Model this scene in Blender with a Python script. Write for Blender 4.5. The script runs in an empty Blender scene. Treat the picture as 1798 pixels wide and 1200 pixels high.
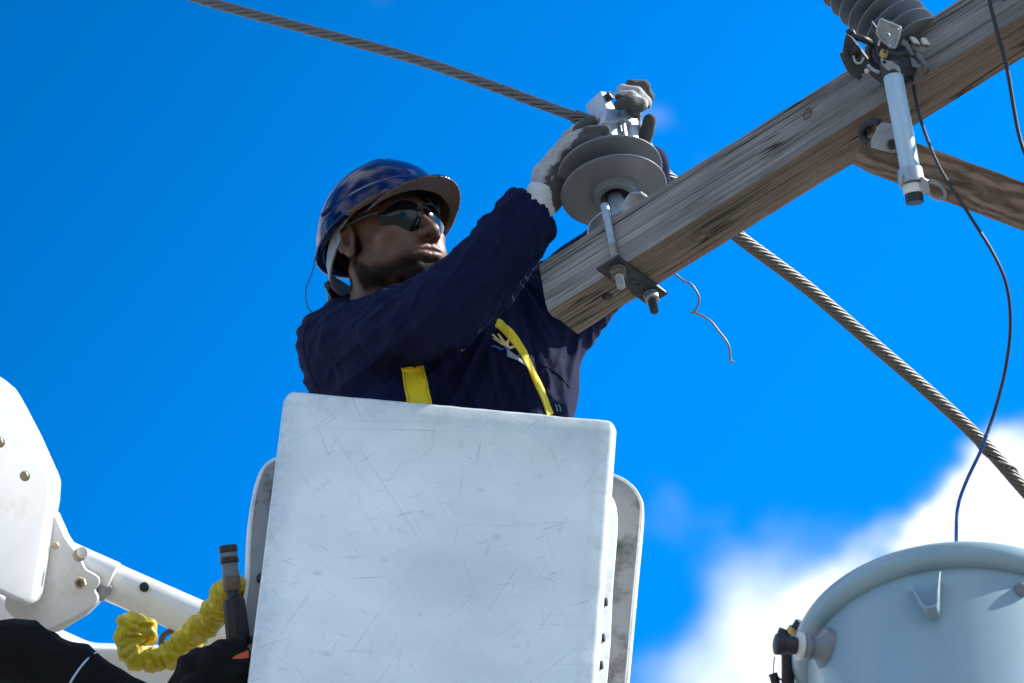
import bpy, bmesh, math, random
import numpy as np
from mathutils import Vector, Matrix
from mathutils.bvhtree import BVHTree

random.seed(7); RNG = np.random.default_rng(7)
SC = bpy.context.scene
COL = SC.collection
rad = math.radians

# ------------------------------------------------------------------ camera
D = 9.0                       # metres from the camera to the insulator
S0 = 966.0                    # photograph pixels per metre at that distance
ELEV, ROLL = rad(39.6), rad(4.5)
R0 = Vector((1, 0, 0)); U0 = Vector((0, -math.sin(ELEV), math.cos(ELEV))); F = Vector((0, math.cos(ELEV), math.sin(ELEV)))
R = R0 * math.cos(ROLL) - U0 * math.sin(ROLL)
U = R0 * math.sin(ROLL) + U0 * math.cos(ROLL)
T = -F
CAM = Vector((0, 0, 1.6))
cam = bpy.data.cameras.new('camera')
cam.sensor_width = 36.0
cam.lens = 36.0 * D / (1798.0 / S0)
cam.clip_start, cam.clip_end = 0.1, 6000
cam.dof.use_dof = True; cam.dof.focus_distance = D; cam.dof.aperture_fstop = 6.3
camo = bpy.data.objects.new('camera', cam); COL.objects.link(camo)
camo.matrix_world = Matrix(((R.x, U.x, T.x, CAM.x), (R.y, U.y, T.y, CAM.y), (R.z, U.z, T.z, CAM.z), (0, 0, 0, 1)))
SC.camera = camo

# ------------------------------------------------------------------ light
SUN_TO = Vector((0.78, 0.07, 0.62)).normalized()
sun = bpy.data.lights.new('sun', 'SUN'); sun.energy = 4.6; sun.angle = rad(0.5); sun.color = (1, 0.95, 0.87)
suno = bpy.data.objects.new('sun', sun); COL.objects.link(suno)
suno.rotation_euler = SUN_TO.to_track_quat('Z', 'Y').to_euler()
suno.location = SUN_TO * 30

SC.view_settings.view_transform = 'Standard'
SC.view_settings.look = 'None'
SC.view_settings.exposure = 0.85
SC.view_settings.gamma = 1.0
SC.view_settings.use_curve_mapping = False
SC.render.film_transparent = False
SC.cycles.max_bounces = 8

def raydir(px, py):
    return (F * D + R * ((px - 899) / S0) - U * ((py - 600) / S0)).normalized()

def world_sky():
    w = bpy.data.worlds.new("World"); SC.world = w; w.use_nodes = True
    nt = w.node_tree; N = nt.nodes; L = nt.links; N.clear()
    out = N.new('ShaderNodeOutputWorld'); bg = N.new('ShaderNodeBackground'); bg.inputs['Strength'].default_value = 0.12
    sky = N.new('ShaderNodeTexSky'); sky.sky_type = 'NISHITA'; sky.sun_disc = False
    sky.sun_elevation = math.asin(SUN_TO.z); sky.sun_rotation = math.atan2(SUN_TO.x, SUN_TO.y)
    sky.altitude = 50; sky.air_density = 1.0; sky.dust_density = 0.4; sky.ozone_density = 3.0
    tc = N.new('ShaderNodeTexCoord')
    tint = N.new('ShaderNodeMix'); tint.data_type = 'RGBA'; tint.blend_type = 'MULTIPLY'; tint.inputs[0].default_value = 1.0
    L.new(sky.outputs[0], tint.inputs[6])
    # the blue deepens away from the sun side, towards the upper left
    dt = N.new('ShaderNodeVectorMath'); dt.operation = 'DOT_PRODUCT'; dt.inputs[1].default_value = (-R * .8 + U * .6); L.new(tc.outputs['Generated'], dt.inputs[0])
    dg = N.new('ShaderNodeMapRange'); dg.interpolation_type = 'SMOOTHSTEP'; dg.inputs[1].default_value = -.06; dg.inputs[2].default_value = .16; L.new(dt.outputs['Value'], dg.inputs[0])
    tm = N.new('ShaderNodeMix'); tm.data_type = 'RGBA'; L.new(dg.outputs[0], tm.inputs[0]); tm.inputs[6].default_value = SKY_TINT; tm.inputs[7].default_value = tuple(c * .58 for c in SKY_TINT[:3]) + (1,)
    L.new(tm.outputs[2], tint.inputs[7])
    # cloud cover: soft banks at fixed directions of the sky, broken up by noise
    def blob(px, py, r_in, r_out, amt):
        d = raydir(px, py)
        v = N.new('ShaderNodeVectorMath'); v.operation = 'DISTANCE'; v.inputs[1].default_value = d
        L.new(warp.outputs[0], v.inputs[0])
        m = N.new('ShaderNodeMapRange'); m.interpolation_type = 'SMOOTHERSTEP'
        k = 1 / (S0 * D)
        m.inputs[1].default_value = r_out * k; m.inputs[2].default_value = r_in * k
        m.inputs[3].default_value = 0.0; m.inputs[4].default_value = amt
        L.new(v.outputs['Value'], m.inputs[0]); return m.outputs[0]
    nz = N.new('ShaderNodeTexNoise'); nz.inputs['Scale'].default_value = 22; nz.inputs['Detail'].default_value = 5; nz.inputs['Roughness'].default_value = 0.48
    L.new(tc.outputs['Generated'], nz.inputs['Vector'])
    wv = N.new('ShaderNodeVectorMath'); wv.operation = 'SUBTRACT'; wv.inputs[1].default_value = (.5, .5, .5)
    L.new(nz.outputs['Color'], wv.inputs[0])
    ws = N.new('ShaderNodeVectorMath'); ws.operation = 'SCALE'; ws.inputs['Scale'].default_value = 0.06
    L.new(wv.outputs[0], ws.inputs[0])
    warp = N.new('ShaderNodeVectorMath'); warp.operation = 'ADD'
    L.new(tc.outputs['Generated'], warp.inputs[0]); L.new(ws.outputs[0], warp.inputs[1])
    def add(a, b):
        m = N.new('ShaderNodeMath'); m.operation = 'ADD'; L.new(a, m.inputs[0]); L.new(b, m.inputs[1]); return m.outputs[0]
    acc = None
    for b in CLOUDS:
        o = blob(*b); acc = o if acc is None else add(acc, o)
    # scattered cloud over the rest of the sky
    n2 = N.new('ShaderNodeTexNoise'); n2.inputs['Scale'].default_value = 1.9; n2.inputs['Detail'].default_value = 3; n2.inputs['Roughness'].default_value = .45
    L.new(tc.outputs['Generated'], n2.inputs['Vector'])
    m2 = N.new('ShaderNodeMapRange'); m2.interpolation_type = 'SMOOTHSTEP'; m2.inputs[1].default_value = .47; m2.inputs[2].default_value = .62
    L.new(n2.outputs[0], m2.inputs[0])
    # the wide blue gap in the cloud that the photograph looks into
    vg = N.new('ShaderNodeVectorMath'); vg.operation = 'DISTANCE'; vg.inputs[1].default_value = raydir(880, 500); L.new(warp.outputs[0], vg.inputs[0])
    mg = N.new('ShaderNodeMapRange'); mg.interpolation_type = 'SMOOTHSTEP'; mg.inputs[1].default_value = .13; mg.inputs[2].default_value = .34; L.new(vg.outputs['Value'], mg.inputs[0])
    gm = N.new('ShaderNodeMath'); gm.operation = 'MULTIPLY'; L.new(m2.outputs[0], gm.inputs[0]); L.new(mg.outputs[0], gm.inputs[1])
    acc = add(acc, gm.outputs[0])
    n3 = N.new('ShaderNodeTexNoise'); n3.inputs['Scale'].default_value = 42; n3.inputs['Detail'].default_value = 9; n3.inputs['Roughness'].default_value = .62
    L.new(tc.outputs['Generated'], n3.inputs['Vector'])
    m3 = N.new('ShaderNodeMapRange'); m3.inputs[1].default_value = .25; m3.inputs[2].default_value = .75; m3.inputs[3].default_value = .45; m3.inputs[4].default_value = 1.65
    L.new(n3.outputs[0], m3.inputs[0])
    mu = N.new('ShaderNodeMath'); mu.operation = 'MULTIPLY'; mu.use_clamp = True; L.new(acc, mu.inputs[0]); L.new(m3.outputs[0], mu.inputs[1])
    mx = N.new('ShaderNodeMix'); mx.data_type = 'RGBA'; L.new(mu.outputs[0], mx.inputs[0]); L.new(tint.outputs[2], mx.inputs[6])
    cc = N.new('ShaderNodeMix'); cc.data_type = 'RGBA'; L.new(nz.outputs[0], cc.inputs[0]); cc.inputs[6].default_value = (4.4, 5.2, 6.4, 1); cc.inputs[7].default_value = (7.6, 7.6, 7.7, 1)
    L.new(cc.outputs[2], mx.inputs[7])
    L.new(mx.outputs[2], bg.inputs[0]); L.new(bg.outputs[0], out.inputs[0])

SKY_TINT = (0.0, 0.86, 1.6, 1)
CLOUDS = [(1610, 1050, 110, 230, 1.0), (1710, 950, 90, 210, 1.0), (1800, 1010, 130, 310, 1.0), (1570, 1140, 110, 280, 1.0), (1720, 1250, 200, 420, 1.0), (1950, 1150, 260, 480, 1.0),
          (1270, 1210, 20, 220, .55), (1180, 960, 5, 120, .14), (1040, 95, 5, 60, .20), (1070, 130, 5, 60, .20), (1205, 200, 5, 70, .10), (1245, 240, 5, 60, .09), (725, 8, 5, 90, .10), (1230, 1040, 10, 150, .22), (1640, 930, 20, 160, .4), (1390, 1090, 20, 250, .40)]
world_sky()

# ------------------------------------------------------------------ frames and pixel measuring
def W(px, py, dz=0.0):
    """point of the place that shows at this pixel of the photograph, dz metres behind the insulator"""
    k = (D + dz) / D
    return CAM + F * (D + dz) + R * ((px - 899) / S0 * k) - U * ((py - 600) / S0 * k)

def comps(x, y, z):            # right, up, towards the camera -> world vector
    return R * x + U * y + T * z

def frame(origin, X, Z):
    X = X.normalized(); Y = Z.cross(X).normalized(); Z = X.cross(Y).normalized()
    m = Matrix.Identity(4)
    for i in range(3):
        m[i][0], m[i][1], m[i][2], m[i][3] = X[i], Y[i], Z[i], origin[i]
    return m

def hit(px, py, M, axis, val):
    """local coordinates where the line of sight through a pixel meets the local plane axis = val"""
    Mi = M.inverted(); o = Mi @ CAM; d = (Mi.to_3x3() @ raydir(px, py))
    t = (val - o[axis]) / d[axis]
    return o + d * t

MC = frame(W(899, 600, 0), R, U)       # local X right, Z up, Y away: a work frame for the person
MCi = MC.inverted()
def L3(px, py, dz=0.0):
    return np.array(MCi @ W(px, py, dz))

# ------------------------------------------------------------------ objects
def setp(o, label=None, cat=None, group=None, kind=None):
    if label: o['label'] = label
    if cat: o['category'] = cat
    if group: o['group'] = group
    if kind: o['kind'] = kind
    return o

def thing(name, label, cat, M=None, group=None):
    o = bpy.data.objects.new(name, None); COL.objects.link(o)
    if M is not None: o.matrix_world = M
    o.empty_display_size = .1
    return setp(o, label, cat, group)

_W = {}
def meshobj(name, data, mat, parent=None, smooth=True, label=None, auto=None, attrs=None):
    v, f = data[0], data[1]
    me = bpy.data.meshes.new(name)
    if isinstance(v, np.ndarray): v = v.astype(float).tolist()
    if isinstance(f, np.ndarray): f = f.tolist()
    me.from_pydata([tuple(p) for p in v], [], f)
    me.update()
    if smooth:
        me.polygons.foreach_set('use_smooth', [True] * len(me.polygons))
        if auto is not None:
            try: me.set_sharp_from_angle(angle=rad(auto))
            except Exception: pass
    mats = mat if isinstance(mat, (list, tuple)) else [mat]
    for m in mats: me.materials.append(m)
    if attrs:
        for k, a in attrs.items():
            at = me.attributes.new(k, 'FLOAT', 'POINT'); at.data.foreach_set('value', np.asarray(a, dtype=np.float32))
    o = bpy.data.objects.new(name, me); COL.objects.link(o)
    if parent is not None: o.parent = parent
    if label: o['label'] = label
    return o

def fix(data):
    bm = bmesh.new(); vs = [bm.verts.new(tuple(p)) for p in data[0]]
    for f in data[1]:
        try: bm.faces.new([vs[i] for i in f])
        except ValueError: pass
    bmesh.ops.recalc_face_normals(bm, faces=bm.faces)
    return bm

def bm_out(bm):
    bm.verts.ensure_lookup_table(); bm.verts.index_update()
    v = [tuple(x.co) for x in bm.verts]; f = [[x.index for x in g.verts] for g in bm.faces]; bm.free(); return v, f

def xf(data, M):
    return [tuple(M @ Vector(p)) for p in data[0]], data[1]

def join(*ds):
    v, f = [], []
    for d in ds:
        n = len(v); v += [tuple(p) for p in d[0]]; f += [[i + n for i in g] for g in d[1]]
    return v, f

def bevel(bm, w, seg=2, ang=30):
    es = [e for e in bm.edges if len(e.link_faces) == 2 and e.calc_face_angle(0) > rad(ang)]
    bmesh.ops.bevel(bm, geom=es, offset=w, segments=seg, profile=.5, affect='EDGES', clamp_overlap=True)

def box(sx, sy, sz, c=(0, 0, 0), b=0.0, seg=2, M=None):
    v = [(c[0] + x * sx / 2, c[1] + y * sy / 2, c[2] + z * sz / 2) for x in (-1, 1) for y in (-1, 1) for z in (-1, 1)]
    f = [[0, 1, 3, 2], [4, 6, 7, 5], [0, 4, 5, 1], [2, 3, 7, 6], [0, 2, 6, 4], [1, 5, 7, 3]]
    bm = fix((v, f))
    if b: bevel(bm, b, seg)
    d = bm_out(bm)
    return xf(d, M) if M is not None else d

def prism(pts, vec, b=0.0, seg=2, ang=25):
    """pts: 3D polygon, extruded by vec"""
    n = len(pts); pts = [Vector(p) for p in pts]; vec = Vector(vec)
    v = pts + [p + vec for p in pts]
    f = [list(range(n)), list(range(2 * n - 1, n - 1, -1))] + [[i, (i + 1) % n, n + (i + 1) % n, n + i] for i in range(n)]
    bm = fix((v, f))
    if b: bevel(bm, b, seg, ang)
    bmesh.ops.triangulate(bm, faces=[g for g in bm.faces if len(g.verts) > 4])
    return bm_out(bm)

def spline(pts, n=8, closed=False):
    P = [np.array(p, float) for p in pts]; out = []
    m = len(P)
    rng_ = range(m if closed else m - 1)
    for i in rng_:
        p0 = P[(i - 1) % m] if (closed or i > 0) else 2 * P[0] - P[1]
        p1 = P[i]; p2 = P[(i + 1) % m]
        p3 = P[(i + 2) % m] if (closed or i + 2 < m) else 2 * P[-1] - P[-2]
        for k in range(n):
            t = k / n
            out.append(.5 * ((2 * p1) + (-p0 + p2) * t + (2 * p0 - 5 * p1 + 4 * p2 - p3) * t * t + (-p0 + 3 * p1 - 3 * p2 + p3) * t ** 3))
    if not closed: out.append(P[-1])
    return np.array(out)

def frames_along(P):
    P = np.asarray(P, float); Tn = np.gradient(P, axis=0); Tn /= np.linalg.norm(Tn, axis=1)[:, None] + 1e-12
    a = np.array([0, 0, 1.]) if abs(Tn[0][2]) < .9 else np.array([1., 0, 0])
    Nn = np.zeros_like(P); n = np.cross(Tn[0], a); n /= np.linalg.norm(n)
    for i in range(len(P)):
        n = n - Tn[i] * np.dot(n, Tn[i]); n /= np.linalg.norm(n) + 1e-12; Nn[i] = n
    return Tn, Nn, np.cross(Tn, Nn)

def tube(P, r, seg=12, cap=True, rfun=None, closed=False):
    P = np.asarray(P, float); n = len(P)
    Tn, Nn, B = frames_along(P)
    rr = np.full(n, r) if np.isscalar(r) else np.asarray(r, float)
    v = []; f = []
    for i in range(n):
        for k in range(seg):
            a = 2 * math.pi * k / seg
            q = rr[i] * (1 if rfun is None else rfun(i, a))
            v.append(P[i] + q * (math.cos(a) * Nn[i] + math.sin(a) * B[i]))
    for i in range(n if closed else n - 1):
        j = (i + 1) % n
        for k in range(seg):
            k2 = (k + 1) % seg
            f.append([i * seg + k, i * seg + k2, j * seg + k2, j * seg + k])
    if cap and not closed:
        f.append(list(range(seg))[::-1]); f.append([(n - 1) * seg + k for k in range(seg)])
    return [tuple(p) for p in v], f

def lathe(prof, seg=32, M=None, cap=True):
    """prof: (radius, z) pairs from bottom to top about local Z"""
    v = []; f = []; n = len(prof)
    for r, z in prof:
        for k in range(seg):
            a = 2 * math.pi * k / seg; v.append((r * math.cos(a), r * math.sin(a), z))
    for i in range(n - 1):
        for k in range(seg):
            k2 = (k + 1) % seg
            f.append([i * seg + k, i * seg + k2, (i + 1) * seg + k2, (i + 1) * seg + k])
    if cap:
        f.append(list(range(seg))[::-1]); f.append([(n - 1) * seg + k for k in range(seg)])
    d = (v, f)
    return xf(d, M) if M is not None else d

def hexprism(r, h, b=.0006, M=None):
    d = prism([(r * math.cos(k * math.pi / 3), r * math.sin(k * math.pi / 3), 0) for k in range(6)], (0, 0, h), b, 1)
    return xf(d, M) if M is not None else d

def axisM(p, direction):
    z = Vector(direction).normalized(); x = z.orthogonal()
    return frame(Vector(p), x, z)

def threads(r, h, pitch=.0024, M=None, seg=14):
    prof = []; z = 0
    while z < h:
        prof += [(r * .88, z), (r, z + pitch * .5)]; z += pitch
    prof.append((r * .85, h))
    return lathe(prof, seg, M)

# ------------------------------------------------------------------ implicit surfaces
def vnoise(p, seed=0):
    p = np.asarray(p, float); i = np.floor(p).astype(np.int64); f = p - i; f = f * f * (3 - 2 * f)
    def h(a, b, c):
        n = (a * 374761393 + b * 668265263 + c * 2147483647 + seed * 974711) & 0xffffffff
        n = ((n ^ (n >> 13)) * 1274126177) & 0xffffffff
        return ((n ^ (n >> 16)) & 0xffff) / 65535.0
    x, y, z = i[..., 0], i[..., 1], i[..., 2]; r = 0
    for a in (0, 1):
        for b in (0, 1):
            for c in (0, 1):
                w = (f[..., 0] if a else 1 - f[..., 0]) * (f[..., 1] if b else 1 - f[..., 1]) * (f[..., 2] if c else 1 - f[..., 2])
                r = r + w * h(x + a, y + b, z + c)
    return r
def fbm(p, o=3, seed=0):
    s = 0; a = .5; t = 0
    for k in range(o):
        s = s + a * vnoise(np.asarray(p) * 2 ** k, seed + k); t += a; a *= .5
    return s / t

def smin(a, b, k):
    if k <= 0: return np.minimum(a, b)
    h = np.clip(.5 + .5 * (b - a) / k, 0, 1)
    return b * (1 - h) + a * h - k * h * (1 - h)
def smax(a, b, k): return -smin(-a, -b, k)

def cap_(P, a, b, r1, r2):
    a = np.asarray(a, float); b = np.asarray(b, float); ba = b - a
    t = np.clip(((P - a) @ ba) / (ba @ ba + 1e-12), 0, 1)
    return np.linalg.norm(P - a - t[..., None] * ba, axis=-1) - (r1 + (r2 - r1) * t)
def ell(P, c, r, M=None):
    q = P - np.asarray(c, float)
    if M is not None: q = q @ M
    r = np.asarray(r, float); k0 = np.linalg.norm(q / r, axis=-1); k1 = np.linalg.norm(q / (r * r), axis=-1)
    return k0 * (k0 - 1) / (k1 + 1e-9)
def rbox(P, c, h, rr, M=None):
    q = P - np.asarray(c, float)
    if M is not None: q = q @ M
    q = np.abs(q) - (np.asarray(h, float) - rr)
    return np.linalg.norm(np.maximum(q, 0), axis=-1) + np.minimum(q.max(axis=-1), 0) - rr
def chain(P, pts, rs, k=.01):
    d = None
    for i in range(len(pts) - 1):
        e = cap_(P, pts[i], pts[i + 1], rs[i], rs[i + 1]); d = e if d is None else smin(d, e, k)
    return d

def surfnet(fn, lo, hi, h):
    lo = np.asarray(lo, float); hi = np.asarray(hi, float)
    n = np.ceil((hi - lo) / h).astype(int) + 1
    xs = [lo[i] + h * np.arange(n[i]) for i in range(3)]
    G = np.empty(tuple(n), np.float32)
    for s in range(0, n[0], 24):                     # slabs keep the memory small
        g = np.stack(np.meshgrid(xs[0][s:s + 24], xs[1], xs[2], indexing='ij'), -1)
        G[s:s + 24] = fn(g)
    I = G < 0
    c = np.zeros(tuple(n - 1), np.uint8)
    for a in (0, 1):
        for b in (0, 1):
            for d in (0, 1):
                c += I[a:n[0] - 1 + a, b:n[1] - 1 + b, d:n[2] - 1 + d]
    act = (c > 0) & (c < 8); idx = np.argwhere(act)
    acc = np.zeros((len(idx), 3)); cnt = np.zeros(len(idx))
    cor = [(a, b, d) for a in (0, 1) for b in (0, 1) for d in (0, 1)]
    for A in cor:
        for ax in range(3):
            if A[ax]: continue
            B = list(A); B[ax] = 1
            v0 = G[idx[:, 0] + A[0], idx[:, 1] + A[1], idx[:, 2] + A[2]]; v1 = G[idx[:, 0] + B[0], idx[:, 1] + B[1], idx[:, 2] + B[2]]
            m = (v0 < 0) != (v1 < 0); t = np.where(m, v0 / np.where(m, v0 - v1, 1), 0)
            p = np.array(A, float)[None] + 0 * acc; p[:, ax] += t
            acc[m] += p[m]; cnt[m] += 1
    V = lo + (idx + acc / cnt[:, None]) * h
    ids = np.full(tuple(n - 1), -1, np.int64); ids[act] = np.arange(len(idx))
    quads = []
    for ax in range(3):
        sl0 = [slice(1, -1)] * 3; sl1 = [slice(1, -1)] * 3
        sl0[ax] = slice(0, n[ax] - 1); sl1[ax] = slice(1, n[ax])
        e = I[tuple(sl0)] != I[tuple(sl1)]; p = np.argwhere(e); s = I[tuple(sl0)][e]
        off = np.array([1, 1, 1]); off[ax] = 0; p = p + off
        b, d = [(1, 2), (2, 0), (0, 1)][ax]
        eb = np.zeros(3, int); eb[b] = 1; ed = np.zeros(3, int); ed[d] = 1
        q = [ids[tuple((p - x).T)] for x in (0 * eb, eb, eb + ed, ed)]
        q = np.stack(q, 1); q[~s] = q[~s][:, ::-1]
        quads.append(q)
    Q = np.concatenate(quads); Q = Q[(Q >= 0).all(1)]
    return V, Q

def vnormals(V, Q):
    n = np.zeros_like(V); d1 = V[Q[:, 2]] - V[Q[:, 0]]; d2 = V[Q[:, 3]] - V[Q[:, 1]]; fn = np.cross(d1, d2)
    for k in range(4): np.add.at(n, Q[:, k], fn)
    return n / (np.linalg.norm(n, axis=1)[:, None] + 1e-12)
def relax(V, Q, it=2, lam=.5):
    for _ in range(it):
        s = np.zeros_like(V); c = np.zeros(len(V))
        for k in range(4):
            a, b = Q[:, k], Q[:, (k + 1) % 4]
            np.add.at(s, a, V[b]); np.add.at(s, b, V[a]); np.add.at(c, a, 1); np.add.at(c, b, 1)
        V = V + lam * (s / np.maximum(c, 1)[:, None] - V)
    return V

# ------------------------------------------------------------------ materials
def mat(name, col, rough=.6, metal=0.0, var=.12, vscale=12, bump=.15, bscale=80, spec=None, coat=0, dirt=None, dirt_amt=.5, dirt_scale=6, sheen=0, bdist=.002):
    m = bpy.data.materials.new(name); m.use_nodes = True; nt = m.node_tree; N = nt.nodes; L = nt.links
    p = N['Principled BSDF']; p.inputs['Roughness'].default_value = rough; p.inputs['Metallic'].default_value = metal
    if spec is not None: p.inputs['Specular IOR Level'].default_value = spec
    if coat: p.inputs['Coat Weight'].default_value = coat; p.inputs['Coat Roughness'].default_value = .08
    if sheen: p.inputs['Sheen Weight'].default_value = sheen; p.inputs['Sheen Roughness'].default_value = .5
    tc = N.new('ShaderNodeTexCoord')
    nz = N.new('ShaderNodeTexNoise'); nz.inputs['Scale'].default_value = vscale; nz.inputs['Detail'].default_value = 6; nz.inputs['Roughness'].default_value = .6
    L.new(tc.outputs['Object'], nz.inputs['Vector'])
    rp = N.new('ShaderNodeMapRange'); rp.inputs[1].default_value = .3; rp.inputs[2].default_value = .7; rp.inputs[3].default_value = 1 - var; rp.inputs[4].default_value = 1 + var
    L.new(nz.outputs[0], rp.inputs[0])
    mx = N.new('ShaderNodeMix'); mx.data_type = 'RGBA'; mx.blend_type = 'MULTIPLY'; mx.inputs[0].default_value = 1
    mx.inputs[6].default_value = (*col, 1); L.new(rp.outputs[0], mx.inputs[7])
    c = mx.outputs[2]
    if dirt is not None:
        n2 = N.new('ShaderNodeTexNoise'); n2.inputs['Scale'].default_value = dirt_scale; n2.inputs['Detail'].default_value = 9; n2.inputs['Roughness'].default_value = .7
        L.new(tc.outputs['Object'], n2.inputs['Vector'])
        r2 = N.new('ShaderNodeMapRange'); r2.inputs[1].default_value = .52; r2.inputs[2].default_value = .68; r2.inputs[3].default_value = 0; r2.inputs[4].default_value = dirt_amt
        L.new(n2.outputs[0], r2.inputs[0])
        m2 = N.new('ShaderNodeMix'); m2.data_type = 'RGBA'; L.new(r2.outputs[0], m2.inputs[0]); L.new(c, m2.inputs[6]); m2.inputs[7].default_value = (*dirt, 1)
        c = m2.outputs[2]
    L.new(c, p.inputs['Base Color'])
    r3 = N.new('ShaderNodeMapRange'); r3.inputs[3].default_value = max(0, rough - .08); r3.inputs[4].default_value = min(1, rough + .1); L.new(nz.outputs[0], r3.inputs[0]); L.new(r3.outputs[0], p.inputs['Roughness'])
    if bump:
        nb = N.new('ShaderNodeTexNoise'); nb.inputs['Scale'].default_value = bscale; nb.inputs['Detail'].default_value = 4
        L.new(tc.outputs['Object'], nb.inputs['Vector'])
        b = N.new('ShaderNodeBump'); b.inputs['Strength'].default_value = bump; b.inputs['Distance'].default_value = bdist
        L.new(nb.outputs[0], b.inputs['Height']); L.new(b.outputs[0], p.inputs['Normal'])
    m['p'] = 1
    return m

def wood(name, c_dark, c_light, scale=(2.2, 70, 70), knots=0.0, crack=1.0, wave=False):
    m = bpy.data.materials.new(name); m.use_nodes = True; nt = m.node_tree; N = nt.nodes; L = nt.links
    p = N['Principled BSDF']; p.inputs['Roughness'].default_value = .88; p.inputs['Specular IOR Level'].default_value = .2
    tc = N.new('ShaderNodeTexCoord')
    # slow warp, so that the grain wanders and flows round knots
    wn = N.new('ShaderNodeTexNoise'); wn.inputs['Scale'].default_value = 5; wn.inputs['Detail'].default_value = 2; L.new(tc.outputs['Object'], wn.inputs['Vector'])
    ws = N.new('ShaderNodeVectorMath'); ws.operation = 'MULTIPLY_ADD'; ws.inputs[1].default_value = (0, .05, .05) if wave else (0, .005, .005)
    L.new(wn.outputs['Color'], ws.inputs[0]); L.new(tc.outputs['Object'], ws.inputs[2])
    def sn(sc, det=5, ro=.6):
        mp = N.new('ShaderNodeMapping'); mp.inputs['Scale'].default_value = sc; L.new(ws.outputs[0], mp.inputs[0])
        n = N.new('ShaderNodeTexNoise'); n.inputs['Scale'].default_value = 1; n.inputs['Detail'].default_value = det; n.inputs['Roughness'].default_value = ro
        L.new(mp.outputs[0], n.inputs['Vector']); return n.outputs[0]
    def mr(x, a, b, c, d):
        r = N.new('ShaderNodeMapRange'); r.inputs[1].default_value = a; r.inputs[2].default_value = b; r.inputs[3].default_value = c; r.inputs[4].default_value = d; L.new(x, r.inputs[0]); return r.outputs[0]
    def mm(op, a, b):
        r = N.new('ShaderNodeMath'); r.operation = op
        for i, q in ((0, a), (1, b)):
            if isinstance(q, float): r.inputs[i].default_value = q
            else: L.new(q, r.inputs[i])
        return r.outputs[0]
    big = sn((scale[0], scale[1] * .28, scale[2] * .28)); fine = sn((scale[0] * 1.6, scale[1] * 3.4, scale[2] * 3.4), 4, .7)
    g = mm('ADD', mm('MULTIPLY', big, .45), mm('MULTIPLY', fine, .55))
    if wave:
        wt = N.new('ShaderNodeTexWave'); wt.wave_type = 'RINGS'; wt.inputs['Scale'].default_value = 9; wt.inputs['Distortion'].default_value = 7; wt.inputs['Detail'].default_value = 3; wt.inputs['Detail Scale'].default_value = 1.2
        mp = N.new('ShaderNodeMapping'); mp.inputs['Scale'].default_value = (.7, 3, 3); L.new(tc.outputs['Object'], mp.inputs[0]); L.new(mp.outputs[0], wt.inputs[0])
        g = mm('ADD', mm('MULTIPLY', g, .7), mm('MULTIPLY', wt.outputs[1], .3))
    cr = N.new('ShaderNodeValToRGB'); e = cr.color_ramp.elements; e[0].position = .33; e[0].color = (*c_dark, 1); e[1].position = .62; e[1].color = (*c_light, 1)
    L.new(g, cr.inputs[0])
    # checks: thin dark splits along the grain
    ck = sn((scale[0] * .9, scale[1] * .55, scale[2] * .55), 3, .5)
    ab = mm('ABSOLUTE', mm('SUBTRACT', ck, .5), 0.0)
    msk = sn((3.5, 9, 9), 2, .5)
    line = mm('MULTIPLY', mr(ab, .0, .022, 1, 0), mr(msk, .47, .56, 0, crack))
    mx = N.new('ShaderNodeMix'); mx.data_type = 'RGBA'; L.new(line, mx.inputs[0]); L.new(cr.outputs[0], mx.inputs[6]); mx.inputs[7].default_value = (.012, .009, .007, 1)
    c = mx.outputs[2]
    st = N.new('ShaderNodeTexNoise'); st.inputs['Scale'].default_value = 4; st.inputs['Detail'].default_value = 6; L.new(tc.outputs['Object'], st.inputs['Vector'])
    m3 = N.new('ShaderNodeMix'); m3.data_type = 'RGBA'; m3.blend_type = 'MULTIPLY'; m3.inputs[0].default_value = 1; L.new(c, m3.inputs[6]); L.new(mr(st.outputs[0], .3, .7, .72, 1.25), m3.inputs[7])
    L.new(m3.outputs[2], p.inputs['Base Color'])
    hgt = mm('SUBTRACT', fine, mm('MULTIPLY', line, 1.5))
    b = N.new('ShaderNodeBump'); b.inputs['Strength'].default_value = .9; b.inputs['Distance'].default_value = .0035
    L.new(hgt, b.inputs['Height']); L.new(b.outputs[0], p.inputs['Normal'])
    return m

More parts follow.
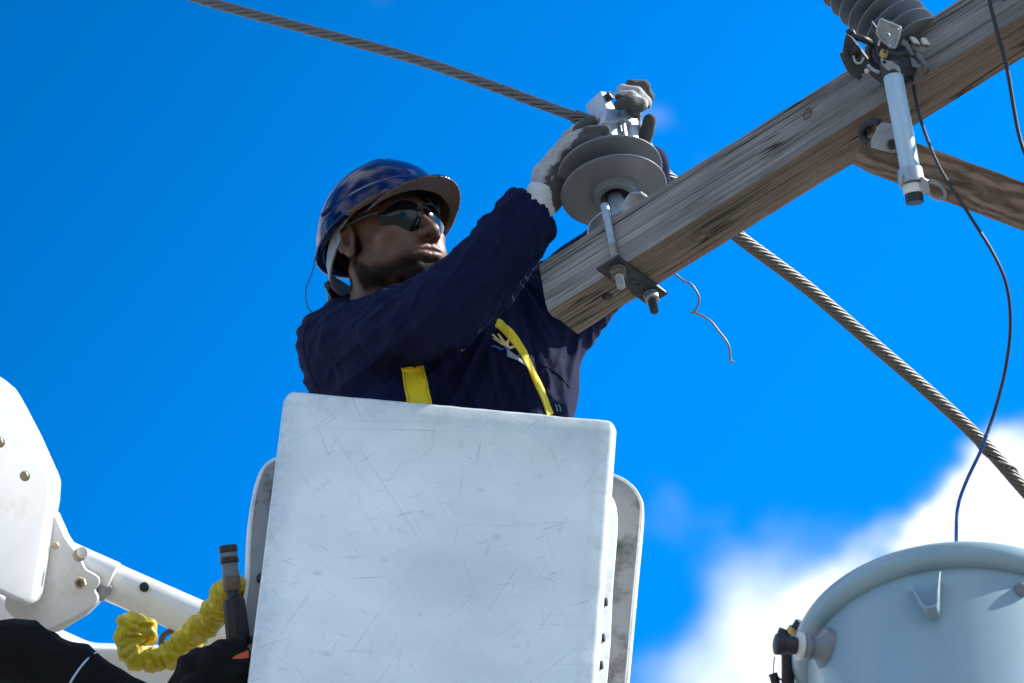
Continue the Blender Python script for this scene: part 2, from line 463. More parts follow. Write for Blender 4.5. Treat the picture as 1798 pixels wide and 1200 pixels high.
def bucket_paint(name):
    m = mat(name, (.84, .88, .84), .4, 0, .06, 3.5, .08, 60, coat=.15)
    nt = m.node_tree; N = nt.nodes; L = nt.links; p = N['Principled BSDF']; tc = N['Texture Coordinate']
    cur = p.inputs['Base Color'].links[0].from_socket
    def mr(x, a, b, c, d):
        r = N.new('ShaderNodeMapRange'); r.inputs[1].default_value = a; r.inputs[2].default_value = b; r.inputs[3].default_value = c; r.inputs[4].default_value = d; L.new(x, r.inputs[0]); return r.outputs[0]
    def layer(cur, ang, sc, lo, hi, amt, colr, shift=0, det=2):
        mr0 = N.new('ShaderNodeMapping'); mr0.inputs['Rotation'].default_value = (0, rad(ang), 0); L.new(tc.outputs['Object'], mr0.inputs[0])
        mp = N.new('ShaderNodeMapping'); mp.inputs['Scale'].default_value = sc; mp.inputs['Location'].default_value = (shift, shift * .7, shift * 1.3)
        L.new(mr0.outputs[0], mp.inputs[0])
        n = N.new('ShaderNodeTexNoise'); n.inputs['Scale'].default_value = 1; n.inputs['Detail'].default_value = det; n.inputs['Roughness'].default_value = .5; n.inputs['Distortion'].default_value = .15
        L.new(mp.outputs[0], n.inputs['Vector'])
        f = mr(n.outputs[0], lo, hi, 0, amt)
        if sc[2] > 100:                     # scratches come in patches, not evenly
            n9 = N.new('ShaderNodeTexNoise'); n9.inputs['Scale'].default_value = 4.5; n9.inputs['Detail'].default_value = 3
            m9 = N.new('ShaderNodeMapping'); m9.inputs['Location'].default_value = (shift * 2.3, 1, shift); L.new(tc.outputs['Object'], m9.inputs[0]); L.new(m9.outputs[0], n9.inputs[0])
            g9 = N.new('ShaderNodeMath'); g9.operation = 'MULTIPLY'; L.new(f, g9.inputs[0]); L.new(mr(n9.outputs[0], .42, .64, .10, 1.3), g9.inputs[1]); f = g9.outputs[0]
        mx = N.new('ShaderNodeMix'); mx.data_type = 'RGBA'; L.new(f, mx.inputs[0]); L.new(cur, mx.inputs[6]); mx.inputs[7].default_value = (*colr, 1)
        return mx.outputs[2]
    for i, (a, s, lo, amt) in enumerate([(4, (9, 9, 260), .735, .4), (62, (9, 9, 240), .72, .5), (-55, (7, 7, 260), .72, .45), (86, (7, 7, 230), .72, .45), (28, (12, 12, 300), .705, .6), (-20, (12, 12, 300), .705, .55), (75, (14, 14, 260), .70, .5), (-68, (5, 5, 200), .71, .5), (48, (6, 6, 300), .70, .5), (-38, (16, 16, 280), .70, .5), (12, (4, 4, 300), .715, .6), (5, (1.6, 1.6, 260), .66, .35), (-57, (1.8, 1.8, 280), .67, .35), (66, (2, 2, 280), .68, .35)]):
        cur = layer(cur, a, s, lo, lo + .04, amt, (.26, .33, .42), i * 3.1)
    cur = layer(cur, 8, (4, 4, 200), .73, .77, .8, (.93, .95, .95), 40)
    cur = layer(cur, -75, (10, 10, 200), .74, .77, .9, (.95, .96, .95), 52)
    cur = layer(cur, 0, (26, 26, 40), .64, .76, .45, (.35, .42, .48), 9, 9)
    cur = layer(cur, 0, (3.2, 3.2, 4.5), .40, .70, .55, (.56, .62, .58), 31, 9)
    cur = layer(cur, 0, (9, 9, 9), .73, .79, .7, (.34, .22, .17), 21, 6)
    cur = layer(cur, 0, (3, 3, 4), .45, .8, .45, (.50, .58, .63), 2, 9)
    # grime gathers along the edges of the panel
    sx = N.new('ShaderNodeSeparateXYZ'); L.new(tc.outputs['Object'], sx.inputs[0])
    ab = N.new('ShaderNodeMath'); ab.operation = 'ABSOLUTE'; L.new(sx.outputs[0], ab.inputs[0])
    e1 = mr(ab.outputs[0], .255, .306, 0, 1); e2 = mr(sx.outputs[2], -.09, -.0, 0, .8)
    mxm = N.new('ShaderNodeMath'); mxm.operation = 'MAXIMUM'; L.new(e1, mxm.inputs[0]); L.new(e2, mxm.inputs[1])
    ng = N.new('ShaderNodeTexNoise'); ng.inputs['Scale'].default_value = 20; ng.inputs['Detail'].default_value = 9; ng.inputs['Roughness'].default_value = .75; L.new(tc.outputs['Object'], ng.inputs[0])
    gm_ = N.new('ShaderNodeMath'); gm_.operation = 'MULTIPLY'; L.new(mxm.outputs[0], gm_.inputs[0]); L.new(mr(ng.outputs[0], .40, .70, .05, .75), gm_.inputs[1])
    mg_ = N.new('ShaderNodeMix'); mg_.data_type = 'RGBA'; L.new(gm_.outputs[0], mg_.inputs[0]); L.new(cur, mg_.inputs[6]); mg_.inputs[7].default_value = (.30, .36, .40, 1); cur = mg_.outputs[2]
    L.new(cur, p.inputs['Base Color'])
    # thin long scratches that cross and curve
    vo = N.new('ShaderNodeTexVoronoi'); vo.feature = 'DISTANCE_TO_EDGE'; vo.inputs['Scale'].default_value = 4.2
    wn = N.new('ShaderNodeTexNoise'); wn.inputs['Scale'].default_value = 2.4; wn.inputs['Detail'].default_value = 3; L.new(tc.outputs['Object'], wn.inputs[0])
    ad = N.new('ShaderNodeVectorMath'); ad.operation = 'MULTIPLY_ADD'; ad.inputs[1].default_value = (.3, .3, .3); L.new(wn.outputs['Color'], ad.inputs[0]); L.new(tc.outputs['Object'], ad.inputs[2]); L.new(ad.outputs[0], vo.inputs['Vector'])
    n5 = N.new('ShaderNodeTexNoise'); n5.inputs['Scale'].default_value = 5; L.new(tc.outputs['Object'], n5.inputs[0])
    ml = N.new('ShaderNodeMath'); ml.operation = 'MULTIPLY'; L.new(mr(vo.outputs[0], 0, .004, .3, 0), ml.inputs[0]); L.new(mr(n5.outputs[0], .55, .68, 0, 1), ml.inputs[1])
    mx = N.new('ShaderNodeMix'); mx.data_type = 'RGBA'; L.new(ml.outputs[0], mx.inputs[0]); L.new(cur, mx.inputs[6]); mx.inputs[7].default_value = (.3, .37, .45, 1)
    L.new(mx.outputs[2], p.inputs['Base Color'])
    return m

def attr_mix(m, attr, colr, amt=1.0, rough=None, nscale=None, lo=.4, hi=.6):
    """mix a second colour into a material by a vertex mask (knit / coating, hair / skin)"""
    nt = m.node_tree; N = nt.nodes; L = nt.links; p = N['Principled BSDF']
    cur = p.inputs['Base Color'].links[0].from_socket
    a = N.new('ShaderNodeAttribute'); a.attribute_name = attr; fac = a.outputs['Fac']
    if nscale:
        n = N.new('ShaderNodeTexNoise'); n.inputs['Scale'].default_value = nscale; n.inputs['Detail'].default_value = 3
        tc = N.new('ShaderNodeTexCoord'); L.new(tc.outputs['Object'], n.inputs[0])
        s = N.new('ShaderNodeMath'); s.operation = 'MULTIPLY_ADD'; L.new(n.outputs[0], s.inputs[0]); s.inputs[1].default_value = .8; L.new(fac, s.inputs[2])
        s2 = N.new('ShaderNodeMath'); s2.operation = 'SUBTRACT'; L.new(s.outputs[0], s2.inputs[0]); s2.inputs[1].default_value = .4; fac = s2.outputs[0]
    r = N.new('ShaderNodeMapRange'); r.interpolation_type = 'SMOOTHSTEP'; r.inputs[1].default_value = lo; r.inputs[2].default_value = hi; r.inputs[3].default_value = 0; r.inputs[4].default_value = amt; L.new(fac, r.inputs[0])
    mx = N.new('ShaderNodeMix'); mx.data_type = 'RGBA'; L.new(r.outputs[0], mx.inputs[0]); L.new(cur, mx.inputs[6]); mx.inputs[7].default_value = (*colr, 1)
    L.new(mx.outputs[2], p.inputs['Base Color'])
    return m

M_ = {}
M_['ground'] = mat('dry_earth', (.21, .19, .155), .95, 0, .25, .3, .3, 3, bdist=.05)
M_['bucket'] = bucket_paint('scratched_white_paint')
M_['edge'] = mat('worn_white_edge', (.78, .78, .76), .5, 0, .08, 20, .1, 60, dirt=(.35, .33, .3), dirt_scale=14, dirt_amt=.6)
M_['flange'] = mat('grimy_grey', (.30, .29, .28), .7, 0, .14, 10, .15, 60, dirt=(.05, .045, .04), dirt_scale=13, dirt_amt=.85)  # grey base with darker grime spots
M_['boom'] = mat('gloss_white_paint', (.80, .79, .76), .3, 0, .04, 6, .05, 40, coat=.25, dirt=(.45, .38, .26), dirt_scale=9, dirt_amt=.35)
M_['galv'] = mat('galvanised_steel', (.36, .40, .43), .48, .75, .22, 60, .25, 120, dirt=(.22, .20, .18), dirt_scale=25, dirt_amt=.5)
M_['dullsteel'] = mat('dull_steel', (.16, .19, .21), .6, .3, .2, 60, .25, 120)
M_['rust'] = mat('rusty_steel', (.20, .15, .11), .7, .5, .3, 70, .4, 150, dirt=(.10, .05, .03), dirt_scale=40)
M_['darksteel'] = mat('dark_weathered_steel', (.035, .037, .042), .5, .4, .3, 50, .3, 120)
M_['dirtybolt'] = mat('yellowed_bolt_metal', (.42, .36, .24), .55, .4, .2, 80, .3, 200)
M_['sil'] = mat('grey_silicone', (.145, .16, .18), .42, 0, .05, 15, .04, 100, spec=.4)
M_['cast'] = mat('cast_aluminium', (.47, .52, .57), .45, .35, .08, 60, .2, 250)
M_['alu'] = mat('aluminium_wire', (.135, .125, .11), .46, .6, .15, 90, .1, 200)
M_['alu_gap_shade'] = mat('core_wire_gap_shade', (.10, .095, .09), .7, .5, .1, 90, 0)  # core darkened so the shade between strands lies in its colour
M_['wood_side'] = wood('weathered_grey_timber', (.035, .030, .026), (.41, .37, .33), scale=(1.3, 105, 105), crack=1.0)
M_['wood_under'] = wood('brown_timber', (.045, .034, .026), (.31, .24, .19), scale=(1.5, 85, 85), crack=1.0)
M_['wood_brace'] = wood('wavy_grain_timber', (.12, .068, .038), (.29, .175, .105), wave=True, crack=.3)
M_['pole'] = wood('creosoted_pole', (.06, .045, .035), (.2, .16, .13))
M_['navy'] = mat('navy_cotton', (.0055, .0085, .037), .88, 0, .12, 30, .25, 500, spec=.16, bdist=.0012)
M_['navy_hat'] = mat('navy_hat_plastic', (.0025, .009, .055), .12, 0, .04, 9, 0, spec=.28)
M_['hat_bounce'] = mat('hat_underside_bounce_tint', (.15, .10, .075), .6, 0, .12, 14, .1, 60)  # brown is the ground's bounce light, put into the shell's underside colour
M_['black'] = mat('black_plastic', (.012, .012, .013), .45, 0, .1, 30, .1, 90)
M_['beige'] = mat('suspension_plastic', (.42, .38, .32), .5, 0, .08, 30, .1, 90)
M_['strapgrey'] = mat('grey_strap', (.20, .22, .25), .5, 0, .1, 30, .1, 90)
M_['skin'] = mat('brown_skin', (.118, .052, .028), .5, 0, .14, 40, .35, 380, spec=.4, bdist=.0008)
_p = M_['skin'].node_tree.nodes['Principled BSDF']; _p.inputs['Subsurface Weight'].default_value = .08; _p.inputs['Subsurface Radius'].default_value = (.012, .004, .002)
def hair_matte(m):
    nt = m.node_tree; N = nt.nodes; a = N.new('ShaderNodeAttribute'); a.attribute_name = 'hair'
    r = N.new('ShaderNodeMapRange'); r.inputs[3].default_value = .42; r.inputs[4].default_value = .0; nt.links.new(a.outputs['Fac'], r.inputs[0])
    nt.links.new(r.outputs[0], N['Principled BSDF'].inputs['Specular IOR Level'])
hair_matte(M_['skin'])
attr_mix(M_['skin'], 'lip', (.21, .10, .075), .8, lo=.3, hi=.8)
attr_mix(M_['skin'], 'hair', (.006, .005, .0045), .97, nscale=520, lo=.35, hi=.75)
M_['lens'] = mat('mirrored_dark_lens', (.004, .005, .006), .06, 0, .0, 9, 0, spec=.3)
_p = M_['lens'].node_tree.nodes['Principled BSDF']; _p.inputs['Metallic'].default_value = 0
M_['glove'] = mat('white_knit_glove', (.40, .39, .375), .9, 0, .2, 60, .5, 700, dirt=(.14, .12, .10), dirt_scale=34, dirt_amt=.6, bdist=.001)
attr_mix(M_['glove'], 'palm', (.068, .066, .065), 1.0, nscale=120, lo=.30, hi=.66)
M_['cuff'] = mat('knit_cuff', (.58, .58, .57), .95, 0, .1, 60, .4, 600, bdist=.001)
M_['yellow'] = mat('yellow_webbing', (.92, .68, .010), .65, 0, .07, 40, .35, 600, bdist=.001)
M_['thread'] = mat('dark_thread', (.12, .08, .01), .8, 0, 0, 9, 0)
M_['yfab'] = mat('yellow_vinyl_sleeve', (.60, .44, .004), .45, 0, .15, 25, .3, 120, dirt=(.18, .13, .02), dirt_scale=20, dirt_amt=.5)
M_['blackcloth'] = mat('black_canvas', (.006, .006, .007), .9, 0, .2, 30, .4, 300, spec=.2)
M_['orange'] = mat('orange_label', (.62, .10, .04), .6, 0, .1, 40, 0)
M_['tank'] = mat('pale_grey_tank_paint', (.28, .40, .45), .34, 0, .05, 4, .04, 30, coat=.15, dirt=(.26, .33, .36), dirt_scale=5, dirt_amt=.4)
M_['porc'] = mat('grey_porcelain', (.20, .22, .25), .3, 0, .05, 10, .03, 30)
M_['brass'] = mat('brass', (.55, .38, .13), .35, .9, .15, 60, .1, 100)
M_['tubeblue'] = mat('pale_fibreglass_tube', (.40, .54, .62), .3, 0, .05, 12, .03, 60, coat=.4)
M_['white'] = mat('white_ceramic', (.75, .72, .66), .5, 0, .08, 30, .1, 60)
M_['wire'] = mat('black_insulated_wire', (.02, .022, .028), .5, 0, .1, 60, .1, 90)
M_['wire_fringe'] = mat('blue_fringed_wire', (.01, .06, .25), .45, 0, .1, 60, .1, 90)  # blue colour fringe of the dark wire, painted into its base colour
M_['greywire'] = mat('bare_tie_wire', (.22, .21, .22), .45, .6, .15, 90, .1, 200)
M_['emb_y'] = mat('yellow_embroidery', (.95, .72, .30), .7, 0, .08, 200, .4, 900)
M_['emb_b'] = mat('blue_embroidery', (.03, .22, .55), .7, 0, .15, 200, .4, 900)
M_['emb_s'] = mat('silver_embroidery', (.32, .42, .48), .6, 0, .2, 200, .4, 900)
M_['seam'] = mat('dark_seam', (.004, .005, .015), .9, 0, 0, 9, 0)
M_['print'] = mat('black_print', (.02, .02, .03), .8, 0, 0, 9, 0)
M_['trouser'] = mat('dark_trousers', (.02, .02, .03), .9, 0, .1, 30, .2, 300)
M_['tie'] = mat('clear_zip_tie', (.45, .55, .65), .3, 0, .05, 30, 0)

# ------------------------------------------------------------------ setting
g = meshobj('ground', ([(-3000, -3000, 0), (3000, -3000, 0), (3000, 3000, 0), (-3000, 3000, 0)], [[0, 1, 2, 3]]), M_['ground'], smooth=False)
setp(g, kind='structure')
# ------------------------------------------------------------------ crossarm
ARM_X = comps(.776, .484, .405); ARM_Z = comps(-.14, .757, -.637)
MA = frame(W(1093, 409, 0), ARM_X, ARM_Z)
AW, AH = .090, .114
def arm_mesh(x0, x1, w, h, n, jit=.0006, y0=0.0, z0=0.0, slant=0.0):
    ring = [(-w / 2, 0), (-w / 2, -h), (w / 2, -h), (w / 2, 0)]
    sub = []
    for i in range(4):
        a = ring[i]; b = ring[(i + 1) % 4]
        for k in range(5):
            t = k / 5; sub.append((a[0] + (b[0] - a[0]) * t, a[1] + (b[1] - a[1]) * t, 1 if k == 0 else 0))
    m = len(sub); v = []; f = []; mi = []
    for i in range(n + 1):
        x = x0 + (x1 - x0) * i / n
        for k, (y, z, c) in enumerate(sub):
            nz1 = vnoise(np.array([x * 9, k * 3.1, 1.0])) - .5; nz2 = vnoise(np.array([x * 30, k * 5.7, 7.0])) - .5
            amp = (2.6 if c else .5) * jit
            xx = x + (slant * z if i == 0 else 0) + ((RNG.random() - .5) * .004 if i == 0 else 0)
            v.append((xx, y0 + y * (1 + amp * 9 * nz2 / w * .1) + amp * nz1 * 1.2, z0 + z + amp * (nz2 + nz1)))
    for i in range(n):
        for k in range(m):
            k2 = (k + 1) % m
            f.append([i * m + k, i * m + k2, (i + 1) * m + k2, (i + 1) * m + k])
            mi.append(1 if 5 <= k < 10 else 0)
    f.append(list(range(m))[::-1]); f.append([n * m + k for k in range(m)]); mi += [0, 0]
    bm = fix((v, f)); d = bm_out(bm)
    return d, mi
arm = thing('crossarm', 'weathered grey timber beam with its cut end in front of the man', 'crossarm', MA)
XL = hit(946, 466, MA, 1, -AW / 2).x
d, mi = arm_mesh(XL, 2.55, AW, AH, 300)
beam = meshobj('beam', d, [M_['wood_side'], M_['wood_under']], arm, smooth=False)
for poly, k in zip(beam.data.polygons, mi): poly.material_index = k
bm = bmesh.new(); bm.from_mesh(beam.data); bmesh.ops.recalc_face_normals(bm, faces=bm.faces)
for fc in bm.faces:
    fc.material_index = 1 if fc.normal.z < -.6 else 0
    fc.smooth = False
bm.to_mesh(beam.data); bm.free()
# drilled hole and knots in the timber's underside
def on_under(px, py): return hit(px, py, MA, 2, -AH)
p = on_under(1066, 521)
meshobj('bolt_hole', lathe([(.0, 0), (.0085, 0), (.0095, -.0012), (.0, -.0012)], 18, Matrix.Translation((p.x, p.y, p.z + .0002)), cap=False), M_['black'], arm)
for px, py, r in ((1228, 417, .0105), (1418, 200, .008)):
    if py == 200: p = hit(px, py, MA, 1, -AW / 2); Mk = axisM(p, (0, -1, 0))
    else: p = on_under(px, py); Mk = axisM(p, (0, 0, -1))
    k = lathe([(r * 1.25, -.001), (r * 1.2, .0012), (r * 1.05, .0014), (r, .0004), (r * .6, .0016), (0.0005, .0018)], 26, Mk @ Matrix.Diagonal((1.25, .9, 1, 1)), cap=False)
    meshobj('knot', k, M_['wood_under'], arm)

# ------------------------------------------------------------------ clamping hardware under the insulator
hw = thing('insulator_bracket', 'galvanised wavy saddle strap and threaded bolts clamping the insulator to the beam end', 'bracket', MA)
sad = [(-.078, -.001), (-.070, .0), (-.060, .006), (-.053, .026), (-.045, .036), (-.022, .040), (-.010, .036), (0.0, .020), (.012, .016), (.024, .022), (.036, .037), (.050, .040), (.066, .030)]
P = spline([(a, 0, b) for a, b in sad], 5)
# refit the strap to the photograph's outline, read on the beam's front plane
v = []; f = []
n = len(P); th = .005
Tn = np.gradient(P, axis=0); Tn /= np.linalg.norm(Tn, axis=1)[:, None]
for i in range(n):
    nx = np.array([-Tn[i][2], 0, Tn[i][0]])
    for y, s in ((-.030, 0), (-.030, 1), (.030, 1), (.030, 0)):
        q = P[i] + nx * th * s; v.append((q[0] + .004, y, q[2] + .001))
for i in range(n - 1):
    for k in range(4): f.append([i * 4 + k, i * 4 + (k + 1) % 4, (i + 1) * 4 + (k + 1) % 4, (i + 1) * 4 + k])
f += [[3, 2, 1, 0], [4 * n - 4, 4 * n - 3, 4 * n - 2, 4 * n - 1]]
bm = fix((v, f)); bevel(bm, .0012, 2, 50)
meshobj('saddle_strap', bm_out(bm), M_['galv'], hw, auto=40)
# bottom plate
pa = hit(1047, 471, MA, 2, -AH - .002); pb = hit(1084, 447, MA, 2, -AH - .002); pc = hit(1177, 510, MA, 2, -AH - .002)
x0, x1 = pa.x, pb.x; ya, yb = -.092, .070
ya = (pa.y + pb.y) / 2; yb = pc.y
outl = [(x0, ya, 0), (x1, ya, 0), (x1, yb, 0), (x0 + .004, yb, 0), (x0 + .004, yb - .05, 0), (x0 + .012, yb - .075, 0), (x0 + .012, ya + .075, 0), (x0, ya + .05, 0)]
pl = prism([(a, b, -AH - .0015) for a, b, c in outl], (0, 0, -.006), .0012, 1)
plo = meshobj('clamp_plate', pl, M_['darksteel'], hw, auto=40)
xm = (x0 + x1) / 2 + .003
for yy in (ya + .10 * (yb - ya) + .055, yb - .062):
    meshobj('plate_hole', lathe([(.0, 0), (.0032, 0), (.0034, -.0006), (.0, -.0006)], 14, Matrix.Translation((xm, yy, -AH - .0078)), cap=False), M_['black'], hw)
for k, yy in enumerate((ya + .027, yb - .024)):
    top = .034
    meshobj('clamp_rod', lathe([(.0078, 0), (.0080, .001), (.0080, top + AH - .052)], 18, Matrix.Translation((xm, yy, -AH + .052))), M_['galv'], hw, auto=40)
    meshobj('rod_thread', threads(.0080, .056 + .047, .0021, Matrix.Translation((xm, yy, -AH - .050))), M_['galv'] if k == 0 else M_['darksteel'], hw, auto=30)
    meshobj('washer', lathe([(.0135, 0), (.0142, .0004), (.0142, .0016), (.0135, .002)], 22, Matrix.Translation((xm, yy, -AH - .0097))), M_['galv'], hw, auto=40)
    meshobj('hex_nut', hexprism(.0150, .013, .001, Matrix.Translation((xm, yy, -AH - .0228))), M_['galv' if k else 'rust'], hw, auto=40)

# ------------------------------------------------------------------ brace under the beam
pz = hit(1533, 262, MA, 1, 0.03)
bs = W(1523, 258, -.32); be = W(2072, 462, -1.05)
bx = (be - bs).normalized()
MB = frame(bs, bx, (ARM_Z - bx * ARM_Z.dot(bx)))
br = thing('crossarm_brace', 'brown timber brace with wavy grain slanting down to the right edge', 'brace', MB)
d, mi = arm_mesh(0.01, (be - bs).length, .042, .074, 90, .0003, z0=.034)
bo = meshobj('brace_board', d, M_['wood_brace'], br, smooth=False)
# bracket that ties brace and beam
def camquad(px, dz): return [W(x, y, dz) for x, y in px]
bk = thing('brace_bracket', 'speckled galvanised plate bolting the brown brace under the grey beam', 'bracket', MB)
def local(Mx, pts): return [Mx.inverted() @ p for p in pts]
pl = prism(local(MB, camquad([(1541, 222), (1549, 215), (1580, 219), (1583, 268), (1569, 270), (1529, 259), (1531, 246)], -.42)), MB.to_3x3().inverted() @ comps(0, 0, -.006), .001, 1)
meshobj('side_plate', pl, M_['galv'], bk, auto=40)
Pq = [W(1546, 216, -.37), W(1530, 215, -.36), W(1517, 222, -.35), W(1513, 234, -.34), W(1519, 246, -.34), W(1529, 250, -.35)]
d = tube(spline(local(MB, Pq), 5), .007, 10); meshobj('shackle', d, M_['darksteel'], bk)
Pq = [W(1524, 224, -.34), W(1530, 236, -.34), W(1531, 247, -.34)]
meshobj('shackle_eye', tube(spline(local(MB, Pq), 5), .009, 10), M_['black'], bk)
Mh = axisM(MB.inverted() @ W(1567, 254, -.428), MB.to_3x3().inverted() @ T)
meshobj('bolt_head', hexprism(.010, .007, .001, Mh), M_['darksteel'], bk, auto=40)
Mh = axisM(MB.inverted() @ W(1559, 286, -.345), MB.to_3x3().inverted() @ comps(0, -.8, .2))
meshobj('hex_nut', hexprism(.009, .010, .001, Mh), M_['darksteel'], bk, auto=40)

# ------------------------------------------------------------------ the pole itself (beyond the right edge of the picture)
pol = meshobj('utility_pole', lathe([(.165, -8.9), (.150, -5), (.135, -1), (.125, .35), (.11, .37)], 40), M_['pole'], None, auto=40)
pol.matrix_world = MA @ Matrix.Translation((1.33, .20, 0))
setp(pol, 'round brown timber utility pole that carries the crossarm', 'utility pole')

# dark piece crossing the very corner
sb = meshobj('corner_piece', prism([W(1748, -12, -.42), W(1764, 3, -.42), W(1806, 40, -.42), W(1850, 78, -.42), W(1880, 30, -.42), W(1800, -50, -.42)], comps(0, 0, -.03), .003, 2), M_['darksteel'], auto=40)
setp(sb, 'dark piece lying over the beam in the top right corner', 'strap')

# ------------------------------------------------------------------ pin insulator
INS_C = MA @ Vector((0, 0, .1015))
MI = frame(INS_C, ARM_X, ARM_Z)
ins = thing('pin_insulator', 'grey two-skirt pin insulator standing on the end of the beam, held by both gloves', 'insulator', MI)
def shed(z, r, drop, thick=.0045):
    # underside hollow cone, thin rounded rim, sloped top
    return [(.030, z - .002), (r * .45, z - .004), (r * .8, z - .002), (r - .004, z - .0016), (r - .0015, z - .0010), (r, z + .0008), (r - .0004, z + .0028), (r - .003, z + .0045), (r - .009, z + .0062), (r * .7, z + .014), (.034, z + .024)]
meshobj('lower_shed', lathe(shed(0, .0985, 0), 96, cap=False), M_['sil'], ins, auto=60)
meshobj('upper_shed', lathe(shed(.049, .0975, 0), 96, cap=False), M_['sil'], ins, auto=60)
meshobj('core', lathe([(.0, -.003), (.026, -.003), (.026, -.016), (.029, -.018), (.0385, -.018), (.041, -.015), (.0415, -.006), (.044, -.003), (.036, .0), (.033, .02), (.031, .044), (.033, .06), (.030, .080), (.026, .105), (.024, .112), (.0, .112)], 64, cap=False), M_['sil'], ins, auto=50)
meshobj('hub_recess', lathe([(.0, -.012), (.0258, -.012), (.0262, -.0175)], 40, cap=False), M_['black'], ins)
meshobj('pin', lathe([(.0148, -.088), (.0160, -.086), (.0160, -.03), (.013, -.0125)], 28), M_['galv'], ins, auto=50)

# clamp on top of the insulator
CX = comps(.626, .566, .535); MK = frame(MI @ Vector((0, 0, .090)), CX, ARM_Z)
ck = thing('conductor_clamp', 'cast aluminium cable clamp with black bolt on top of the insulator', 'clamp', MK)
def prof(px, xface):
    return [hit(x, y, MK, 0, xface) for x, y in px]
XF = .034
def ext(px, L, xface=XF, b=.0018, dx=0):
    return prism([p + Vector((dx, 0, 0)) for p in prof(px, xface)], (-L, 0, 0), b, 2, 20)
meshobj('keeper', ext([(1054, 160), (1064, 161), (1078, 186), (1092, 189), (1091, 207), (1074, 203), (1066, 196), (1060, 177)], .044), M_['cast'], ck, auto=35)
meshobj('cradle', ext([(1094, 187), (1116, 195), (1121, 213), (1122, 244), (1113, 248), (1108, 215), (1099, 208), (1076, 215), (1060, 214), (1066, 194), (1078, 202)], .050), M_['cast'], ck, auto=35)
meshobj('cradle_web', ext([(1092, 192), (1106, 208), (1112, 246), (1090, 250), (1066, 228), (1068, 205)], .030, XF - .008), M_['cast'], ck, auto=35)
for q in ([(1057, 176), (1062, 178), (1064, 183), (1059, 182)], [(1064, 190), (1069, 192), (1071, 197), (1066, 196)]):
    meshobj('rib', ext(q, .034, XF - .004, .0008, .0), M_['cast'], ck, auto=35)
meshobj('web_rib', ext([(1094, 214), (1098, 212), (1104, 246), (1099, 248)], .006, XF + .001, .001), M_['cast'], ck, auto=35)
meshobj('web_rib', ext([(1084, 214), (1087, 213), (1091, 244), (1087, 246)], .006, XF - .008, .001), M_['cast'], ck, auto=35)
meshobj('lower_lug', ext([(1046, 222), (1066, 219), (1067, 232), (1050, 236)], .02, .012, .0015), M_['cast'], ck, auto=35)
meshobj('slot', lathe([(.0, 0), (.0034, 0), (.0034, .0012), (.0, .0012)], 16, axisM(hit(1109, 197.5, MK, 0, XF + .0002), (1, 0, 0)) @ Matrix.Diagonal((1.5, .75, 1, 1)), cap=False), M_['black'], ck)
Mb = axisM(hit(1066, 173, MK, 0, XF), (1, .1, 0))
meshobj('keeper_bolt', lathe([(.0075, -.004), (.008, 0), (.008, .010), (.0076, .012), (.0055, .0125), (.005, .011), (0, .011)], 26, Mb, cap=False), M_['darksteel'], ck, auto=40)
Mb = axisM(hit(1066, 173, MK, 0, -.012), (-1, 0, 0))
meshobj('hex_nut', hexprism(.010, .009, .001, Mb), M_['darksteel'], ck, auto=40)
meshobj('clamp_base', lathe([(.026, -.004), (.030, .0), (.029, .012), (.022, .018)], 40, MK.inverted() @ MI @ Matrix.Translation((0, 0, .088))), M_['sil'], ck, auto=40)

# ------------------------------------------------------------------ conductor: bare strands on the left, armour rods to the right
def strand_paths(C, rad_, n, pitch, r, phase=0.0, dirn=1, keep=None):
    Tn, Nn, B = frames_along(C); s = np.concatenate([[0], np.cumsum(np.linalg.norm(np.diff(C, axis=0), axis=1))])
    out = []
    for k in range(n):
        a = 2 * math.pi * k / n + phase + dirn * 2 * math.pi * s / pitch
        out.append(C + rad_ * (np.cos(a)[:, None] * Nn + np.sin(a)[:, None] * B))
    return out
cd = thing('overhead_conductor', 'twisted aluminium power cable running from the top left through the clamp to the lower right', 'power cable')
left = [W(250, -45, .95), W(345, -3, .82), W(540, 52, .62), W(720, 102, .45), W(860, 150, .30), W(940, 180, .22), W(1000, 202, .16), W(1030, 214, .15)]
C = spline(left, 22)
Cr = resamp = None
def resample(C, step):
    s = np.concatenate([[0], np.cumsum(np.linalg.norm(np.diff(C, axis=0), axis=1))]); n = int(s[-1] / step) + 2
    t = np.linspace(0, s[-1], n); return np.stack([np.interp(t, s, C[:, i]) for i in range(3)], 1)
C = resample(C, .006)
meshobj('core_strand', tube(C, .0050, 8), M_['alu_gap_shade'], cd)
for p in strand_paths(C, .0066, 6, .20, .0, 0, -1):
    meshobj('strand', tube(p, .0038, 10), M_['alu'], cd)
right = [W(1004, 203, .155), W(1030, 213, .15), W(1075, 233, .17), W(1130, 276, .24), W(1180, 318, .30), W(1292, 412, .38), W(1420, 508, .48), W(1530, 602, .57), W(1630, 688, .65), W(1718, 770, .72), W(1800, 862, .79), W(1900, 975, .90), W(2050, 1160, 1.08)]
C2 = resample(spline(right, 14), .005)
ri = .0076; rr_ = .0029
nC = len(C2); sC = np.arange(nC) * .005
meshobj('core_strand', tube(C2, .0085, 8), M_['alu_gap_shade'], cd)
for k, p in enumerate(strand_paths(C2, .0102, 10, .17, .0, .3, -1)):
    i0 = int(RNG.integers(0, 2))
    if k == 4:                                   # one rod lifts off the cable near the right end
        Tn, Nn, B = frames_along(C2); out = (p - C2); out /= np.linalg.norm(out, axis=1)[:, None]
        s0 = int(.66 * nC)
        g = .004 * np.exp(-((np.arange(nC) - s0) / 12.0) ** 2); p = p + out * g[:, None]
    meshobj('armour_rod', tube(p[i0:], .0033, 10), M_['alu'], cd)

